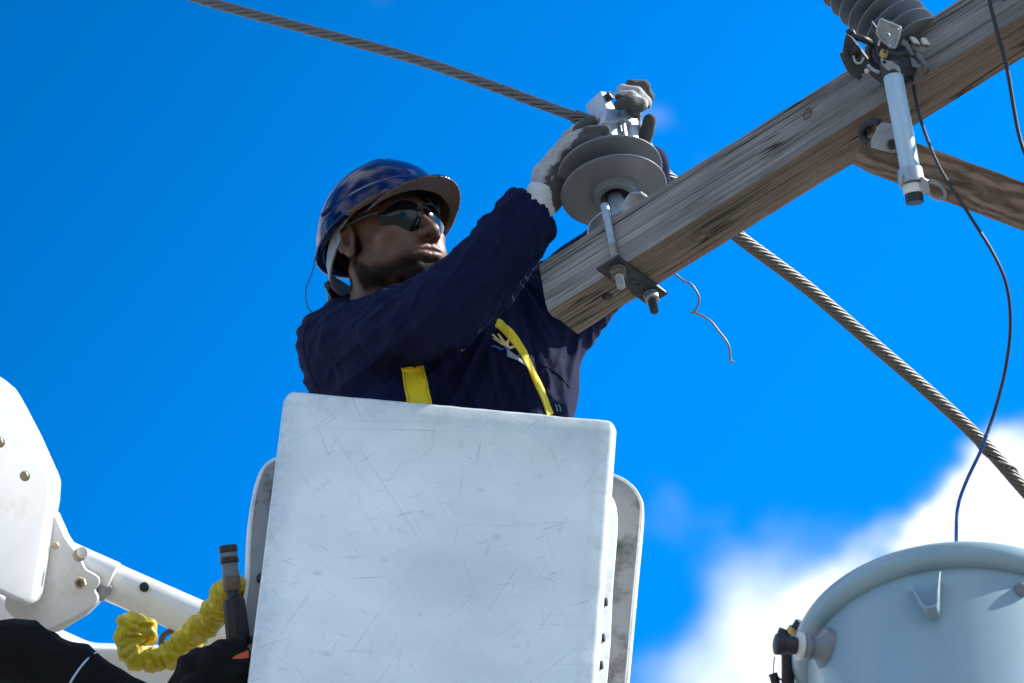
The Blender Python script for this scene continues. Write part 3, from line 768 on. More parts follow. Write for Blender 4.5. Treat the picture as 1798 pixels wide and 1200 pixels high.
# ------------------------------------------------------------------ fuse cutout
ax = comps(-.594, .594, -.54)
MF = frame(W(1605, 82, -.30), comps(.75, .62, 0), ax)
fc = thing('fuse_cutout', 'grey ribbed fuse cutout with pale hanging tube in front of the beam', 'fuse cutout', MF)
for k in range(9):
    meshobj('shed', lathe([(.018, -.002), (.045, -.003), (.060, -.0015), (.063, .0), (.0625, .0022), (.055, .0055), (.022, .012)], 64, Matrix.Translation((0, 0, .0275 * k)), cap=False), M_['sil'], fc, auto=60)
meshobj('core', lathe([(.0, -.002), (.024, -.002), (.022, .02), (.022, .26), (.0, .26)], 40, cap=False), M_['sil'], fc, auto=60)
meshobj('mounting_band', lathe([(.026, .262), (.033, .262), (.033, .30), (.026, .30)], 40), M_['galv'], fc, auto=40)
MFi = MF.inverted()
def fpl(px, dz, th=.004, b=.0008, m='galv', name='plate', vec=None, par=fc, Mi=MFi):
    v = comps(0, 0, -th) if vec is None else vec
    return meshobj(name, prism([Mi @ W(x, y, dz) for x, y in px], Mi.to_3x3() @ v, b, 1), M_[m], par, auto=35)
def ftube(pts, r, m, name, seg=12, par=fc, Mi=MFi, n=6):
    return meshobj(name, tube(spline([Mi @ W(*p) for p in pts], n), r, seg), M_[m], par, auto=40)
# metal end fitting under the lowest shed
meshobj('end_fitting', lathe([(.012, -.05), (.019, -.048), (.021, -.03), (.016, -.022), (.014, -.012), (.019, -.002)], 28, Matrix.Translation((-.002, 0, 0))), M_['cast'], fc, auto=40)
fpl([(1597, 64), (1608, 66), (1617, 79), (1604, 77)], -.36, .016, .002, 'white', 'terminal_pad')
fpl([(1617, 66), (1627, 67), (1634, 80), (1619, 79)], -.355, .016, .002, 'white', 'terminal_pad')
fpl([(1600, 77), (1634, 81), (1637, 93), (1628, 98), (1612, 94), (1605, 90)], -.35, .02, .004, 'flange', 'lower_casting')
# big dark hook casting on the left
fpl([(1486, 58), (1497, 64), (1512, 84), (1527, 104), (1526, 114), (1516, 128), (1507, 138), (1497, 132), (1489, 116), (1479, 96), (1482, 78)], -.42, .022, .003, 'darksteel', 'hook_casting')
meshobj('hook_recess', lathe([(.0, 0), (.011, 0), (.012, .001), (.0, .001)], 22, axisM(MFi @ W(1500, 90, -.4215), MFi.to_3x3() @ T), cap=False), M_['black'], fc)
ftube([(1498, 98, -.423), (1503, 110, -.424), (1512, 110, -.424), (1516, 101, -.423)], .0022, 'galv', 'hook_rim', 8)
ftube([(1487, 60, -.40), (1494, 56, -.40), (1500, 64, -.40), (1518, 70, -.40), (1526, 74, -.38), (1530, 84, -.37)], .006, 'darksteel', 'hook_arm')
ftube([(1478, 93, -.40), (1484, 108, -.40), (1496, 128, -.40), (1512, 138, -.40)], .0045, 'darksteel', 'hook_arm')
ftube([(1523, 114, -.43), (1532, 122, -.43), (1544, 128, -.43)], .003, 'galv', 'latch_rod', 10)
fpl([(1517, 122), (1524, 120), (1527, 126), (1521, 130)], -.425, .008, .001, 'white', 'latch_tip')
# cast frame that joins hook, insulator and tube
fpl([(1520, 76), (1545, 84), (1580, 92), (1600, 84), (1606, 96), (1612, 118), (1602, 134), (1588, 150), (1572, 152), (1548, 145), (1528, 130), (1520, 108)], -.37, .03, .006, 'darksteel', 'body_casting')
ftube([(1545, 60, -.36), (1538, 78, -.37), (1540, 100, -.38), (1552, 112, -.39)], .007, 'darksteel', 'body_casting')
# light stamped tray with raised rim
tray = [(1546, 34), (1577, 47), (1580, 54), (1571, 84), (1554, 75), (1540, 58)]
fpl(tray, -.43, .004, .001, 'galv', 'release_tray')
ftube([(x, y, -.436) for x, y in tray + [tray[0]]], .0024, 'galv', 'tray_rim', 8, n=3)
fpl([(1530, 34), (1536, 42), (1570, 85), (1552, 76), (1532, 52)], -.42, .012, .002, 'darksteel', 'tray_flank')
meshobj('pivot_ring', tube([tuple(MFi @ W(1557 + 4.5 * math.cos(a), 63 + 4.5 * math.sin(a), -.44)) for a in np.linspace(0, 2 * math.pi, 18)[:-1]], .0015, 8, closed=True), M_['galv'], fc)
fpl([(1586, 68), (1594, 74), (1606, 96), (1601, 99), (1590, 82), (1581, 78)], -.41, .006, .001, 'dullsteel', 'contact_arm')
fpl([(1598, 100), (1606, 104), (1611, 112), (1618, 115), (1615, 121), (1602, 117)], -.42, .008, .001, 'dullsteel', 'contact_clip')
fpl([(1610, 90), (1620, 96), (1622, 104), (1628, 110), (1625, 115), (1616, 108), (1608, 98)], -.41, .006, .001, 'dullsteel', 'contact_clip')
ftube([(1618, 112, -.40), (1622, 122, -.39), (1630, 124, -.37)], .004, 'rust', 'lead_bolt', 10)
meshobj('brass_contact', lathe([(.0, 0), (.008, 0), (.0075, .006), (.004, .009), (.0, .009)], 20, axisM(MFi @ W(1552, 96, -.40), MFi.to_3x3() @ comps(.1, .5, .8)), cap=False), M_['brass'], fc, auto=40)
ftube([(1585, 108, -.39), (1592, 118, -.40), (1596, 132, -.40)], .009, 'darksteel', 'spring_housing', 14)
# hanging tube
t0, t1 = (1567, 128, -.455), (1599, 303, -.575)
ftube([t0, (1583, 215, -.52), t1], .0172, 'tubeblue', 'fuse_tube', 36)
ftube([(1564.5, 114, -.45), (1568, 136, -.46)], .0195, 'darksteel', 'upper_ferrule', 30)
fpl([(1546, 102), (1556, 106), (1566, 108), (1580, 118), (1583, 134), (1576, 136), (1562, 126), (1548, 114)], -.475, .004, .001, 'galv', 'ferrule_collar')
meshobj('ferrule_eye', lathe([(.0, 0), (.0035, 0), (.0035, .001), (.0, .001)], 14, axisM(MFi @ W(1553, 109, -.4795), MFi.to_3x3() @ T), cap=False), M_['black'], fc)
ftube([(1597.5, 300, -.574), (1602, 325, -.584)], .0222, 'galv', 'lower_ferrule', 30)
fpl([(1576, 316), (1584, 304), (1590, 318), (1584, 326)], -.60, .02, .003, 'galv', 'ferrule_lug')
ftube([(1602, 325, -.584), (1604.5, 341, -.588)], .0172, 'white', 'tube_cap', 30)
ftube([(1604.5, 341, -.588), (1606.5, 357, -.592)], .0158, 'darksteel', 'cap_end', 30)
meshobj('pull_ring', tube([tuple(MFi @ W(1642 + 21 * math.cos(a) * .86 + 3 * math.sin(a), 334 + 18 * math.sin(a) * .85 + 10 * math.cos(a) * .6, -.588 + .01 * math.cos(a))) for a in np.linspace(0, 2 * math.pi, 36)[:-1]], .0034, 10, closed=True), M_['galv'], fc)
fpl([(1618, 309), (1630, 317), (1634, 337), (1620, 342), (1614, 330)], -.60, .006, .001, 'galv', 'ring_lug')

# ------------------------------------------------------------------ loose wires
def wire(name, pts, r, m, label, cat='wire', n=10, seg=8):
    o = meshobj(name, tube(spline([W(*p) for p in pts], n), r, seg), M_[m]); setp(o, label, cat); return o
wire('jumper_wire', [(1603, 138, -.36), (1606, 165, -.38), (1617, 212, -.50), (1648, 292, -.60), (1700, 375, -.64), (1745, 448, -.64), (1768, 505, -.63), (1774, 575, -.62), (1765, 650, -.61), (1747, 720, -.58), (1730, 770, -.6)], .0031, 'wire', 'long thin dark wire dropping from the fuse cutout down to the grey tank')
bw = meshobj('blue_fringe_run', tube(spline([W(*p) for p in [(1732, 762, -.6), (1722, 792, -.6), (1697, 845, -.6), (1682, 890, -.61), (1679, 945, -.62), (1680, 1010, -.5)]], 10), .0033, 8), M_['wire_fringe'], bpy.data.objects['jumper_wire'])  # lower run of the same dark wire, its blue fringe painted on
wire('lead_wire', [(1734, -40, -.45), (1737, 0, -.45), (1752, 60, -.46), (1768, 120, -.47), (1780, 190, -.48), (1790, 240, -.49), (1806, 285, -.5), (1850, 380, -.5)], .0036, 'wire', 'black wire hanging past the beam at the right edge of the sky')
wire('tie_wire', [(1165, 462, -.02), (1184, 480, -.02), (1200, 493, -.02), (1214, 500, -.02), (1226, 518, -.02), (1227, 532, -.02), (1219, 548, -.02), (1213, 550, -.02), (1222, 550, -.02), (1246, 563, -.02), (1262, 582, -.02), (1279, 606, -.02), (1283, 633, -.02), (1289, 636, -.02)], .0021, 'greywire', 'short kinked grey tie wire dangling under the beam', n=6)

# ------------------------------------------------------------------ transformer
TZ = comps(-.005, .714, -.70)
MT = frame(W(1676, 1137, -.62), comps(1, .007, 0), TZ)
tr = thing('pole_transformer', 'pale grey cylindrical transformer tank with rolled lid rim in the lower right corner', 'transformer', MT)
meshobj('tank', lathe([(.0, -.95), (.20, -.95), (.246, -.93), (.250, -.9), (.2505, -.045), (.250, -.03)], 128, cap=False), M_['tank'], tr, auto=50)
meshobj('lid', lathe([(.250, -.043), (.258, -.044), (.268, -.040), (.2755, -.028), (.2768, -.014), (.272, -.004), (.262, .002), (.2, .03), (.1, .045), (0, .05)], 128, cap=False), M_['tank'], tr, auto=50)
def on_tank(px, py, r=.2505):
    Mi = MT.inverted(); o = Mi @ CAM; d = Mi.to_3x3() @ raydir(px, py)
    a = d.x ** 2 + d.y ** 2; b = 2 * (o.x * d.x + o.y * d.y); c = o.x ** 2 + o.y ** 2 - r * r
    t = (-b - math.sqrt(max(0, b * b - 4 * a * c))) / (2 * a); return o + d * t
# V-shaped lifting lug: bent plate standing off the tank wall
pts = [on_tank(x_, y_, .2785) for x_, y_ in ((1592, 1016), (1600, 1034), (1610, 1053), (1619, 1067), (1626, 1072), (1636, 1071), (1645, 1067), (1648, 1061), (1649, 1045), (1650, 1025), (1652, 1005))]
pts = [Vector((p.x * .2505 / .2785, p.y * .2505 / .2785, p.z)) for p in pts]
v = []; f = []; th = .005; c0 = sum((Vector(p) for p in pts), Vector()) / len(pts)
for i, p in enumerate(pts):
    rdir = Vector((p.x, p.y, 0)).normalized(); inw = (c0 - p); inw -= rdir * inw.dot(rdir); inw.normalize()
    wdt = .033
    for q in (p - rdir * .002, p + rdir * wdt, p + rdir * wdt + inw * th, p - rdir * .002 + inw * th): v.append(q)
for i in range(len(pts) - 1):
    for k in range(4): f.append([i * 4 + k, i * 4 + (k + 1) % 4, (i + 1) * 4 + (k + 1) % 4, (i + 1) * 4 + k])
f += [[3, 2, 1, 0], [4 * len(pts) - 4 + k for k in range(4)]]
bm = fix((v, f)); bevel(bm, .0008, 1, 50); meshobj('lifting_lug', bm_out(bm), M_['tank'], tr, auto=40)
# low-voltage bushing on the left
MTi = MT.inverted()
b0 = on_tank(1449, 1139); bd = (MTi.to_3x3() @ comps(-.97, .10, .22)); Mb = axisM(b0, bd)
meshobj('bushing', lathe([(.034, -.01), (.036, .002), (.034, .006), (.022, .013), (.018, .022), (.022, .026), (.024, .032), (.020, .038)], 36, Mb), M_['porc'], tr, auto=50)
meshobj('bushing_ring', lathe([(.017, .038), (.023, .040), (.024, .046), (.017, .050)], 30, Mb), M_['white'], tr, auto=50)
meshobj('terminal_clamp', lathe([(.012, .048), (.014, .050), (.0155, .056), (.0155, .074), (.018, .076), (.018, .086), (.013, .088)], 24, Mb), M_['darksteel'], tr, auto=50)
def tt(pts_, r, m, name, seg=14): return ftube(pts_, r, m, name, seg, tr, MTi)
tt([(1382, 1125, -.62), (1383, 1150, -.62), (1384, 1250, -.60)], .011, 'black', 'secondary_lead')
tt([(1381, 1106, -.63), (1377, 1118, -.63), (1376, 1136, -.63)], .013, 'darksteel', 'clamp_jaw')
Mn = axisM(MTi @ W(1391, 1113, -.645), MTi.to_3x3() @ comps(.5, .8, .3))
meshobj('clamp_nut', hexprism(.0125, .012, .001, Mn), M_['brass'], tr, auto=40)
Mn = axisM(MTi @ W(1398, 1103, -.65), MTi.to_3x3() @ comps(.5, .8, .3))
meshobj('clamp_screw', lathe([(.0085, -.004), (.009, 0), (.009, .012), (.007, .014)], 20, Mn), M_['darksteel'], tr, auto=40)
fpl([(1397, 1148), (1412, 1147), (1426, 1200), (1428, 1240), (1394, 1240), (1395, 1180)], -.60, .02, .003, 'flange', 'terminal_plate', None, tr, MTi)
tt([(1412, 1148, -.62), (1421, 1175, -.62), (1428, 1240, -.60)], .005, 'darksteel', 'clamp_strap')
tt([(1440, 1085, -.66), (1436, 1072, -.67)], .006, 'darksteel', 'rim_bolt')
p0 = on_tank(1796, 1036); Mn = axisM(p0, MTi.to_3x3() @ comps(-.3, .1, .9))
meshobj('vent_plug', lathe([(.012, -.004), (.012, .012), (.009, .016), (.0, .016)], 20, Mn, cap=False), M_['porc'], tr, auto=40)
# a second terminal in the very corner of the group, with its thin wire
tm = thing('terminal_post', 'small dark terminal with a hair-thin wire below left of the tank', 'terminal', MT)
ftube([(1357, 1183, -.60), (1361, 1196, -.60), (1370, 1240, -.60)], .008, 'black', 'post', 14, tm, MTi)
ftube([(1360, 1153, -.60), (1358, 1175, -.60), (1358, 1186, -.60)], .0011, 'wire', 'wire_tail', 6, tm, MTi)
ftube([(1363, 1187, -.60), (1376, 1198, -.60), (1392, 1215, -.60)], .0018, 'galv', 'wire_tail', 6, tm, MTi)

# ------------------------------------------------------------------ bucket
BX = comps(.9959, -.0905, 0); BZ = comps(.058, .768, -.637)
MBk = frame(W(792, 711, .02), BX, BZ)
bk_ = thing('aerial_bucket', 'scratched white work bucket in which the man stands', 'bucket', MBk)
def rrect(w, d, r, n=7):
    out = []
    for cx, cy, a0 in ((w / 2 - r, -d / 2 + r, -90), (w / 2 - r, d / 2 - r, 0), (-w / 2 + r, d / 2 - r, 90), (-w / 2 + r, -d / 2 + r, 180)):
        for k in range(n + 1):
            a = rad(a0 + 90 * k / n); out.append((cx + r * math.cos(a), cy + r * math.sin(a)))
    return out
def loft(rings, close_top=False, close_bot=True):
    n = len(rings[0]); v = [p for r in rings for p in r]; f = []
    for i in range(len(rings) - 1):
        for k in range(n):
            k2 = (k + 1) % n; f.append([i * n + k, i * n + k2, (i + 1) * n + k2, (i + 1) * n + k])
    if close_bot: f.append(list(range(n))[::-1])
    if close_top: f.append([(len(rings) - 1) * n + k for k in range(n)])
    return v, f
BW, BD = .609, .40
def dens(pl, m=7):
    out = []
    for i in range(len(pl)):
        a, b = pl[i], pl[(i + 1) % len(pl)]; L = math.hypot(b[0] - a[0], b[1] - a[1]); q = max(1, int(L / .02))
        for k in range(q): out.append((a[0] + (b[0] - a[0]) * k / q, a[1] + (b[1] - a[1]) * k / q))
    return out
base = dens(rrect(BW, BD, .015))
def topz(x, y):                       # the rim dips round its corners and is a little chipped
    e = max(0, abs(x) - (BW / 2 - .020)) / .020
    return -.010 * e ** 2.4 + .0014 * (vnoise(np.array([x * 60, y * 60, 3.0])) - .5) - .0022 * max(0, vnoise(np.array([x * 28, y * 28, 9.0])) - .72) / .28
def ring(sx, z, inset):
    out = []
    for x, y in base:
        l = math.hypot(x, y); fx = (BW / 2 - inset) / (BW / 2); fy = (BD / 2 - inset) / (BD / 2)
        out.append((x * fx * sx, BD / 2 + y * fy, z + (topz(x, y) if z > -.2 else 0)))
    return out
rings = [ring(1, -1.0, .03), ring(1, -.97, 0)] + [ring(1, z, 0) for z in (-.8, -.6, -.4, -.2, -.1, -.03, -.008)] + [ring(1, -.002, .002), ring(1, 0, .005), ring(1, -.001, .011), ring(1, -.01, .013), ring(1, -.95, .015)]
v, f = loft(rings, close_top=True); bm = fix((v, f))
meshobj('tub', bm_out(bm), M_['bucket'], bk_, auto=55)
# wide rear flange with rounded shoulders, seen left and right behind the tub
def flange_pts():
    """outer outline from the photograph, read on a plane .17 m behind the tub's front"""
    yy = .175
    Lp = [(433, 1010), (436, 930), (444, 868), (452, 838), (462, 817), (478, 804), (500, 799), (530, 800), (600, 803), (700, 808)]
    Rp = [(800, 814), (900, 819), (980, 824), (1030, 826), (1055, 827), (1072, 829), (1095, 838), (1114, 853), (1126, 872), (1130, 890), (1128, 925), (1120, 1010)]
    def h(p): q = hit(p[0], p[1], MBk, 1, yy); return (q.x, q.z)
    L_ = [h(p) for p in Lp]; R_ = [h(p) for p in Rp]
    bl = (L_[0][0] + .005, -1.0); brt = (R_[-1][0] - .015, -1.0)
    return [bl] + L_ + R_ + [brt], yy
fp, yy = flange_pts()
fpd = [fp[0]] + [tuple(p) for p in spline(fp[1:-1], 4)] + [fp[-1]]
c = (sum(p[0] for p in fpd) / len(fpd), sum(p[1] for p in fpd) / len(fpd))
def inset(pl, d):
    out = []
    n = len(pl)
    for i in range(n):
        a = Vector(pl[i - 1]); b = Vector(pl[i]); e = Vector(pl[(i + 1) % n]); t = (e - a).normalized(); nn = Vector((t.y, -t.x)); out.append((b.x + nn.x * d, b.y + nn.y * d))
    return out
rim_in = inset(fpd, .0045)
face = prism([(x, yy + .004, z) for x, z in rim_in], (0, .03, 0), 0)
meshobj('rear_flange', face, M_['flange'], bk_, auto=30)
# lip bead along the flange's edge
meshobj('flange_lip', tube([(x, yy + .006, z) for x, z in inset(fpd, .003)], .0042, 8), M_['edge'], bk_)
meshobj('flange_lip', tube([(x, yy + .026, z) for x, z in inset(fpd, .002)], .0052, 8), M_['edge'], bk_)
# moulded step between tub and flange on the right
sp = [hit(x, y, MBk, 1, .10) for x, y in [(1072, 868), (1079, 878), (1084, 900), (1084, 940), (1076, 1040), (1066, 1200)]]
sp = [(p.x, p.z) for p in sp] + [(sp[-1].x - .02, -1.0)]
spl = [tuple(p) for p in spline(sp, 3)]
meshobj('side_step', prism([(x, .10, z) for x, z in spl] + [(BW / 2 - .02, .10, -1.0), (BW / 2 - .02, .10, spl[0][1] + .004)], (0, .074, 0), .003, 2, 40), M_['edge'], bk_, auto=40)
for px, py in ((1064, 1058), (1060, 1121), (1055, 1169)):
    p = hit(px - 2, py, MBk, 1, .05); Mh = axisM((BW / 2 - .001, .05, p.z), (1, -.3, 0))
    meshobj('side_bolt', join(hexprism(.0085, .008, .001, Mh), lathe([(.0105, -.001), (.0105, .002), (.0, .002)], 16, Mh, cap=False)), M_['darksteel'], bk_, auto=40)
for px, py in ((459, 1010), (447, 1118)):
    p = hit(px, py, MBk, 1, .165); Mh = axisM((p.x, .179, p.z), (0, -1, 0))
    meshobj('side_bolt', hexprism(.0095, .009, .001, Mh), M_['black'], bk_, auto=40)

# ------------------------------------------------------------------ coupling and hose cover left of the bucket
MCo = frame(W(421, 1148, -.13), comps(1, .12, 0), comps(.125, .985, -.12))
cp = thing('hydraulic_coupling', 'black hydraulic coupling standing upright against the bucket', 'coupling', MCo)
def cl(name, prof_, m, seg=28): meshobj(name, lathe(prof_, seg), M_[m], cp, auto=35)
cl('hose_end', [(.010, -.03), (.013, .0), (.013, .014), (.009, .02)], 'rust')
cl('body', [(.015, .010), (.0195, .016), (.0215, .03), (.0205, .075), (.0195, .098), (.016, .101)], 'black', 8)
cl('neck', [(.011, .098), (.012, .112), (.011, .116)], 'darksteel')
meshobj('brass_hex', hexprism(.0165, .024, .001, Matrix.Translation((0, 0, .114))), M_['rust'], cp, auto=40)
cl('steel_sleeve', [(.013, .136), (.0155, .139), (.0158, .147), (.0145, .149), (.0145, .163), (.0155, .165)], 'dullsteel')
cl('grip_ring', [(.0155, .163), (.0172, .165), (.0172, .172), (.016, .174)], 'black')
cl('steel_band', [(.015, .173), (.0162, .175), (.0162, .182), (.015, .184)], 'dullsteel')
cl('dust_cap', [(.0155, .182), (.0172, .184), (.0172, .193), (.0155, .196), (.011, .196), (.010, .190), (.0, .190)], 'black')

# ------------------------------------------------------------------ boom knuckle
def camthing(name, label, cat, px, py, dz): return thing(name, label, cat, frame(W(px, py, dz), R, U))
def cprism(par, name, px, dz, depth, b, m, seg=3, tilt=(0, 0), ang=20):
    Mi = par.matrix_world.inverted() if par else Matrix.Identity(4)
    cx = sum(p[0] for p in px) / len(px); cy = sum(p[1] for p in px) / len(px)
    pts = [Mi @ W(x, y, dz + tilt[0] * (x - cx) / 966 + tilt[1] * (y - cy) / 966) for x, y in px]
    return meshobj(name, prism(pts, Mi.to_3x3() @ comps(-tilt[0] * .0, 0, -depth), b, seg, ang), M_[m], par, auto=40)
bpy.context.view_layer.update()
bm1 = camthing('boom_cover', 'glossy white boom cover with bolts at the left edge', 'boom cover', 40, 880, .25)
bpy.context.view_layer.update()
def bez(px, n=4): return [tuple(p[:2]) for p in spline([(x, y, 0) for x, y in px], n)]
out1 = bez([(-420, 640), (-200, 640), (-40, 655), (4, 676), (24, 700), (60, 768)], 3) + [(86, 826), (93, 838), (95, 852), (93, 884), (89, 905), (76, 990)] + bez([(66, 1046), (60, 1058), (48, 1064), (36, 1062), (14, 1052), (-10, 1040)], 3) + [(-420, 900)]
cprism(bm1, 'cover_shell', out1, .20, .16, .016, 'boom', 4, (.62, -.45))
def cbolt(par, name, px, py, dz, r, h, m, hexa=True, direction=(-.2, -.1, 1), hollow=False):
    Mi = par.matrix_world.inverted(); Mx = axisM(Mi @ W(px, py, dz), Mi.to_3x3() @ comps(*direction))
    if hexa: d = hexprism(r, h, r * .08, Mx)
    elif hollow: d = lathe([(r * .9, 0), (r, h * .1), (r, h), (r * .62, h), (r * .6, h * .3), (0, h * .3)], 6, Mx, cap=False)
    else: d = lathe([(r * .95, 0), (r, h * .1), (r, h * .7), (r * .85, h), (0, h * 1.05)], 24, Mx, cap=False)
    meshobj(name, d, M_[m], par, auto=40)
cbolt(bm1, 'bolt_washer', 44, 836, .196, .0100, .002, 'dirtybolt', False)
cbolt(bm1, 'bolt_head', 44, 834, .194, .0078, .010, 'dirtybolt')
cbolt(bm1, 'bolt_washer', 0, 777, .203, .0100, .002, 'dirtybolt', False)
cbolt(bm1, 'bolt_head', 0, 775, .201, .0078, .010, 'dirtybolt')
bm2 = camthing('boom_knuckle', 'white cast knuckle plate between the boom cover and the tube', 'boom knuckle', 110, 1020, .33)
bpy.context.view_layer.update()
out2 = [(40, 880), (96, 903), (114, 944)] + [(122, 956), (136, 972), (150, 1000)] + bez([(155, 1003), (168, 1010), (175, 1018), (172, 1030), (166, 1036), (170, 1044), (172, 1054), (166, 1062)], 2) + [(128, 1086)] + bez([(92, 1102), (70, 1106), (48, 1100), (22, 1084), (8, 1066), (10, 1048)], 2)
cprism(bm2, 'knuckle_plate', out2, .30, .10, .008, 'boom', 3, (.1, -.15))
cprism(bm2, 'knuckle_rib', [(60, 1100), (170, 1052), (172, 1060), (150, 1082), (104, 1110), (84, 1112)], .33, .10, .006, 'boom', 3)
cbolt(bm2, 'bolt_head', 98, 958, .290, .0075, .007, 'dirtybolt', False)
cbolt(bm2, 'pivot_pin', 141, 974, .285, .0125, .014, 'dirtybolt', False)
cbolt(bm2, 'pivot_cap', 145, 970, .270, .0105, .004, 'boom', False)
cbolt(bm2, 'hex_socket', 143, 1023, .295, .0115, .012, 'dirtybolt', False, hollow=True)
tb = camthing('boom_tube', 'long white tube with a round hole running from the knuckle behind the bucket', 'boom tube', 250, 1040, .40)
bpy.context.view_layer.update()
Ti = tb.matrix_world.inverted()
def wt(pts, r, m, name, par, seg=40, n=4): return meshobj(name, tube(spline([par.matrix_world.inverted() @ W(*p) for p in pts], n), r, seg), M_[m], par, auto=40)
pd = (W(440, 1128, .36) - W(150, 992, .40)).normalized()
wt([(186, 1018, .40), (300, 1068, .385), (400, 1112, .37), (560, 1184, .34)], .0375, 'boom', 'pipe', tb)
wt([(104, 970, .375), (150, 991, .37), (184, 1006, .365), (200, 1013, .363)], .029, 'boom', 'socket', tb)
wt([(196, 1022, .4), (200, 1024, .4)], .0385, 'dirtybolt', 'weld_bead', tb)
cprism(tb, 'gusset', [(168, 1022), (176, 1017), (188, 1026), (196, 1030), (192, 1046), (178, 1058), (170, 1052), (172, 1040)], .345, .03, .002, 'galv', 2)
Mh = axisM(Ti @ W(253, 1032, .36), Ti.to_3x3() @ comps(.15, .25, .95))
meshobj('hole', lathe([(.0, .0065), (.0085, .0065), (.0095, .0055), (.0, .004)], 22, Mh, cap=False), M_['black'], tb)
# lower boom beam
lb = camthing('lower_boom_beam', 'broad white boom beam under the yellow sleeve at the bottom', 'boom beam', 280, 1180, .42)
bpy.context.view_layer.update()
cprism(lb, 'beam_body', [(-900, 700), (0, 1040), (60, 1096), (150, 1136), (330, 1142), (420, 1152), (470, 1200), (470, 1420), (-900, 1200)], .46, .14, .012, 'boom', 3)
cprism(lb, 'beam_gusset', [(340, 1134), (398, 1092), (430, 1120), (430, 1170), (352, 1150)], .40, .03, .003, 'boom', 2)
sh = meshobj('shackle', tube(spline([W(300, 1148, .39), W(286, 1140, .385), (W(284, 1122, .38)), W(296, 1110, .38), W(316, 1108, .38), W(338, 1118, .385), W(345, 1140, .39)], 6), .0055, 12), M_['rust'])
setp(sh, 'rusty round shackle behind the yellow sleeve', 'shackle')
# black canvas hose bags
def blob_cloth(name, label, cat, fn, lo, hi, h, m, amp=.006, freq=14, extra=None):
    V, Q = surfnet(fn, lo, hi, h); V = relax(V, Q, 2); Nn = vnormals(V, Q)
    k = fbm(V * freq, 3, 5) - .5; k2 = 1 - np.abs(2 * vnoise(V * np.array([16, 10, 34]) + V[:, [2, 0, 1]] * 14 + 3, 8) - 1)
    V = V + Nn * (amp * (2 * k + 1.8 * k2 ** 3))[:, None]
    Vw = [tuple(MC @ Vector(p)) for p in V]
    o = meshobj(name, (Vw, Q), M_[m]); setp(o, label, cat); return o
p_ = [L3(-420, 1060, .10), L3(-200, 1130, .08), L3(-60, 1150, .06), L3(40, 1148, .05), L3(130, 1192, .03), L3(240, 1250, 0), L3(400, 1330, -.03)]
bag = blob_cloth('hose_sleeve', 'thick black canvas hose sleeve with a zip tie in the lower left corner', 'hose sleeve', lambda P: chain(P, p_, [.05, .055, .055, .056, .058, .05, .05], .02), np.minimum.reduce(p_) - .07, np.maximum.reduce(p_) + .07, .006, 'blackcloth', .003, 20)
Cc = np.array(MC @ Vector(L3(143, 1196, .026))); 
dd = (W(130, 1192, .03) - W(90, 1172, .04)).normalized()
Mz = axisM(W(140, 1197, .027), dd)
meshobj('zip_tie', tube([tuple(Mz @ Vector((.0600 * math.cos(a), .0600 * math.sin(a), .006 * math.sin(a)))) for a in np.linspace(0, 2 * math.pi, 50)[:-1]], .0024, 8, closed=True), M_['tie'], bag)
p2 = [L3(300, 1240, -.14), L3(350, 1180, -.16), L3(400, 1170, -.19), L3(428, 1184, -.21), L3(440, 1240, -.23)]
bag2 = blob_cloth('tool_pouch', 'crumpled black canvas pouch with an orange label below the coupling', 'pouch', lambda P: smin(chain(P, p2, [.03, .030, .034, .03, .03], .02), rbox(P, L3(380, 1230, -.19), (.06, .04, .045), .02), .02), L3(250, 1290, -.19) - np.array([0, .12, 0]), L3(480, 1110, -.19) + np.array([0, .14, .02]), .005, 'blackcloth', .006, 24)
# frayed top edge and orange label
fr = [W(372, 1165, -.20)]
for k in range(16):
    x = 372 + k * 4.0; y = 1152 - k * .6 + random.uniform(-7, 5)
    fr += [W(x, y + random.uniform(4, 9), -.20), W(x + 2, y, -.20)]
lowr = [W(436, 1185, -.20), W(372, 1185, -.20)]
meshobj('frayed_edge', prism(fr + lowr, comps(0, 0, -.02), 0), M_['blackcloth'], bag2, smooth=False)
meshobj('orange_label', prism([W(407, 1157, -.27), W(414, 1151, -.27), W(436, 1142, -.27), W(437, 1155, -.27), W(424, 1157, -.27)], comps(0, 0, -.002), 0), M_['orange'], bag2, smooth=False)
# yellow gathered sleeve
yp = [(236, 1098, .2), (226, 1118, .19), (234, 1145, .18), (262, 1160, .17), (300, 1150, .165), (330, 1122, .16), (352, 1104, .11), (376, 1078, .05), (396, 1046, -.01), (408, 1028, -.04)]
Cy = spline([L3(*p) for p in yp], 5); nY = len(Cy)
def yf(P):
    d = None; best = None
    for i in range(nY - 1):
        t = i / (nY - 1); r = .0225 + .0025 * math.sin(i * 1.3) if t > .1 else .024
        e = cap_(P, Cy[i], Cy[i + 1], r, r); d = e if d is None else np.minimum(d, e)
    d = smin(d, rbox(P, L3(228, 1110, .19), (.026, .022, .026), .012), .012)
    d = smin(d, rbox(P, L3(262, 1108, .20), (.010, .02, .024), .008), .008)
    return d
V, Q = surfnet(yf, Cy.min(0) - .05, Cy.max(0) + .05, .0032)
V = relax(V, Q, 1); Nn = vnormals(V, Q)
dd_ = np.linalg.norm(V[:, None, :] - Cy[None], axis=2); j = dd_.argmin(1)
s = np.concatenate([[0], np.cumsum(np.linalg.norm(np.diff(Cy, axis=0), axis=1))])
Ty = frames_along(Cy)[0]; sv = s[j] + ((V - Cy[j]) * Ty[j]).sum(1)
n1 = vnoise(np.stack([sv * 46, V[:, 0] * 30, V[:, 2] * 30], 1), 3); n2 = vnoise(V * np.array([70, 40, 70]), 9)
g = 1 - np.abs(2 * n1 - 1); g2 = 1 - np.abs(2 * n2 - 1)
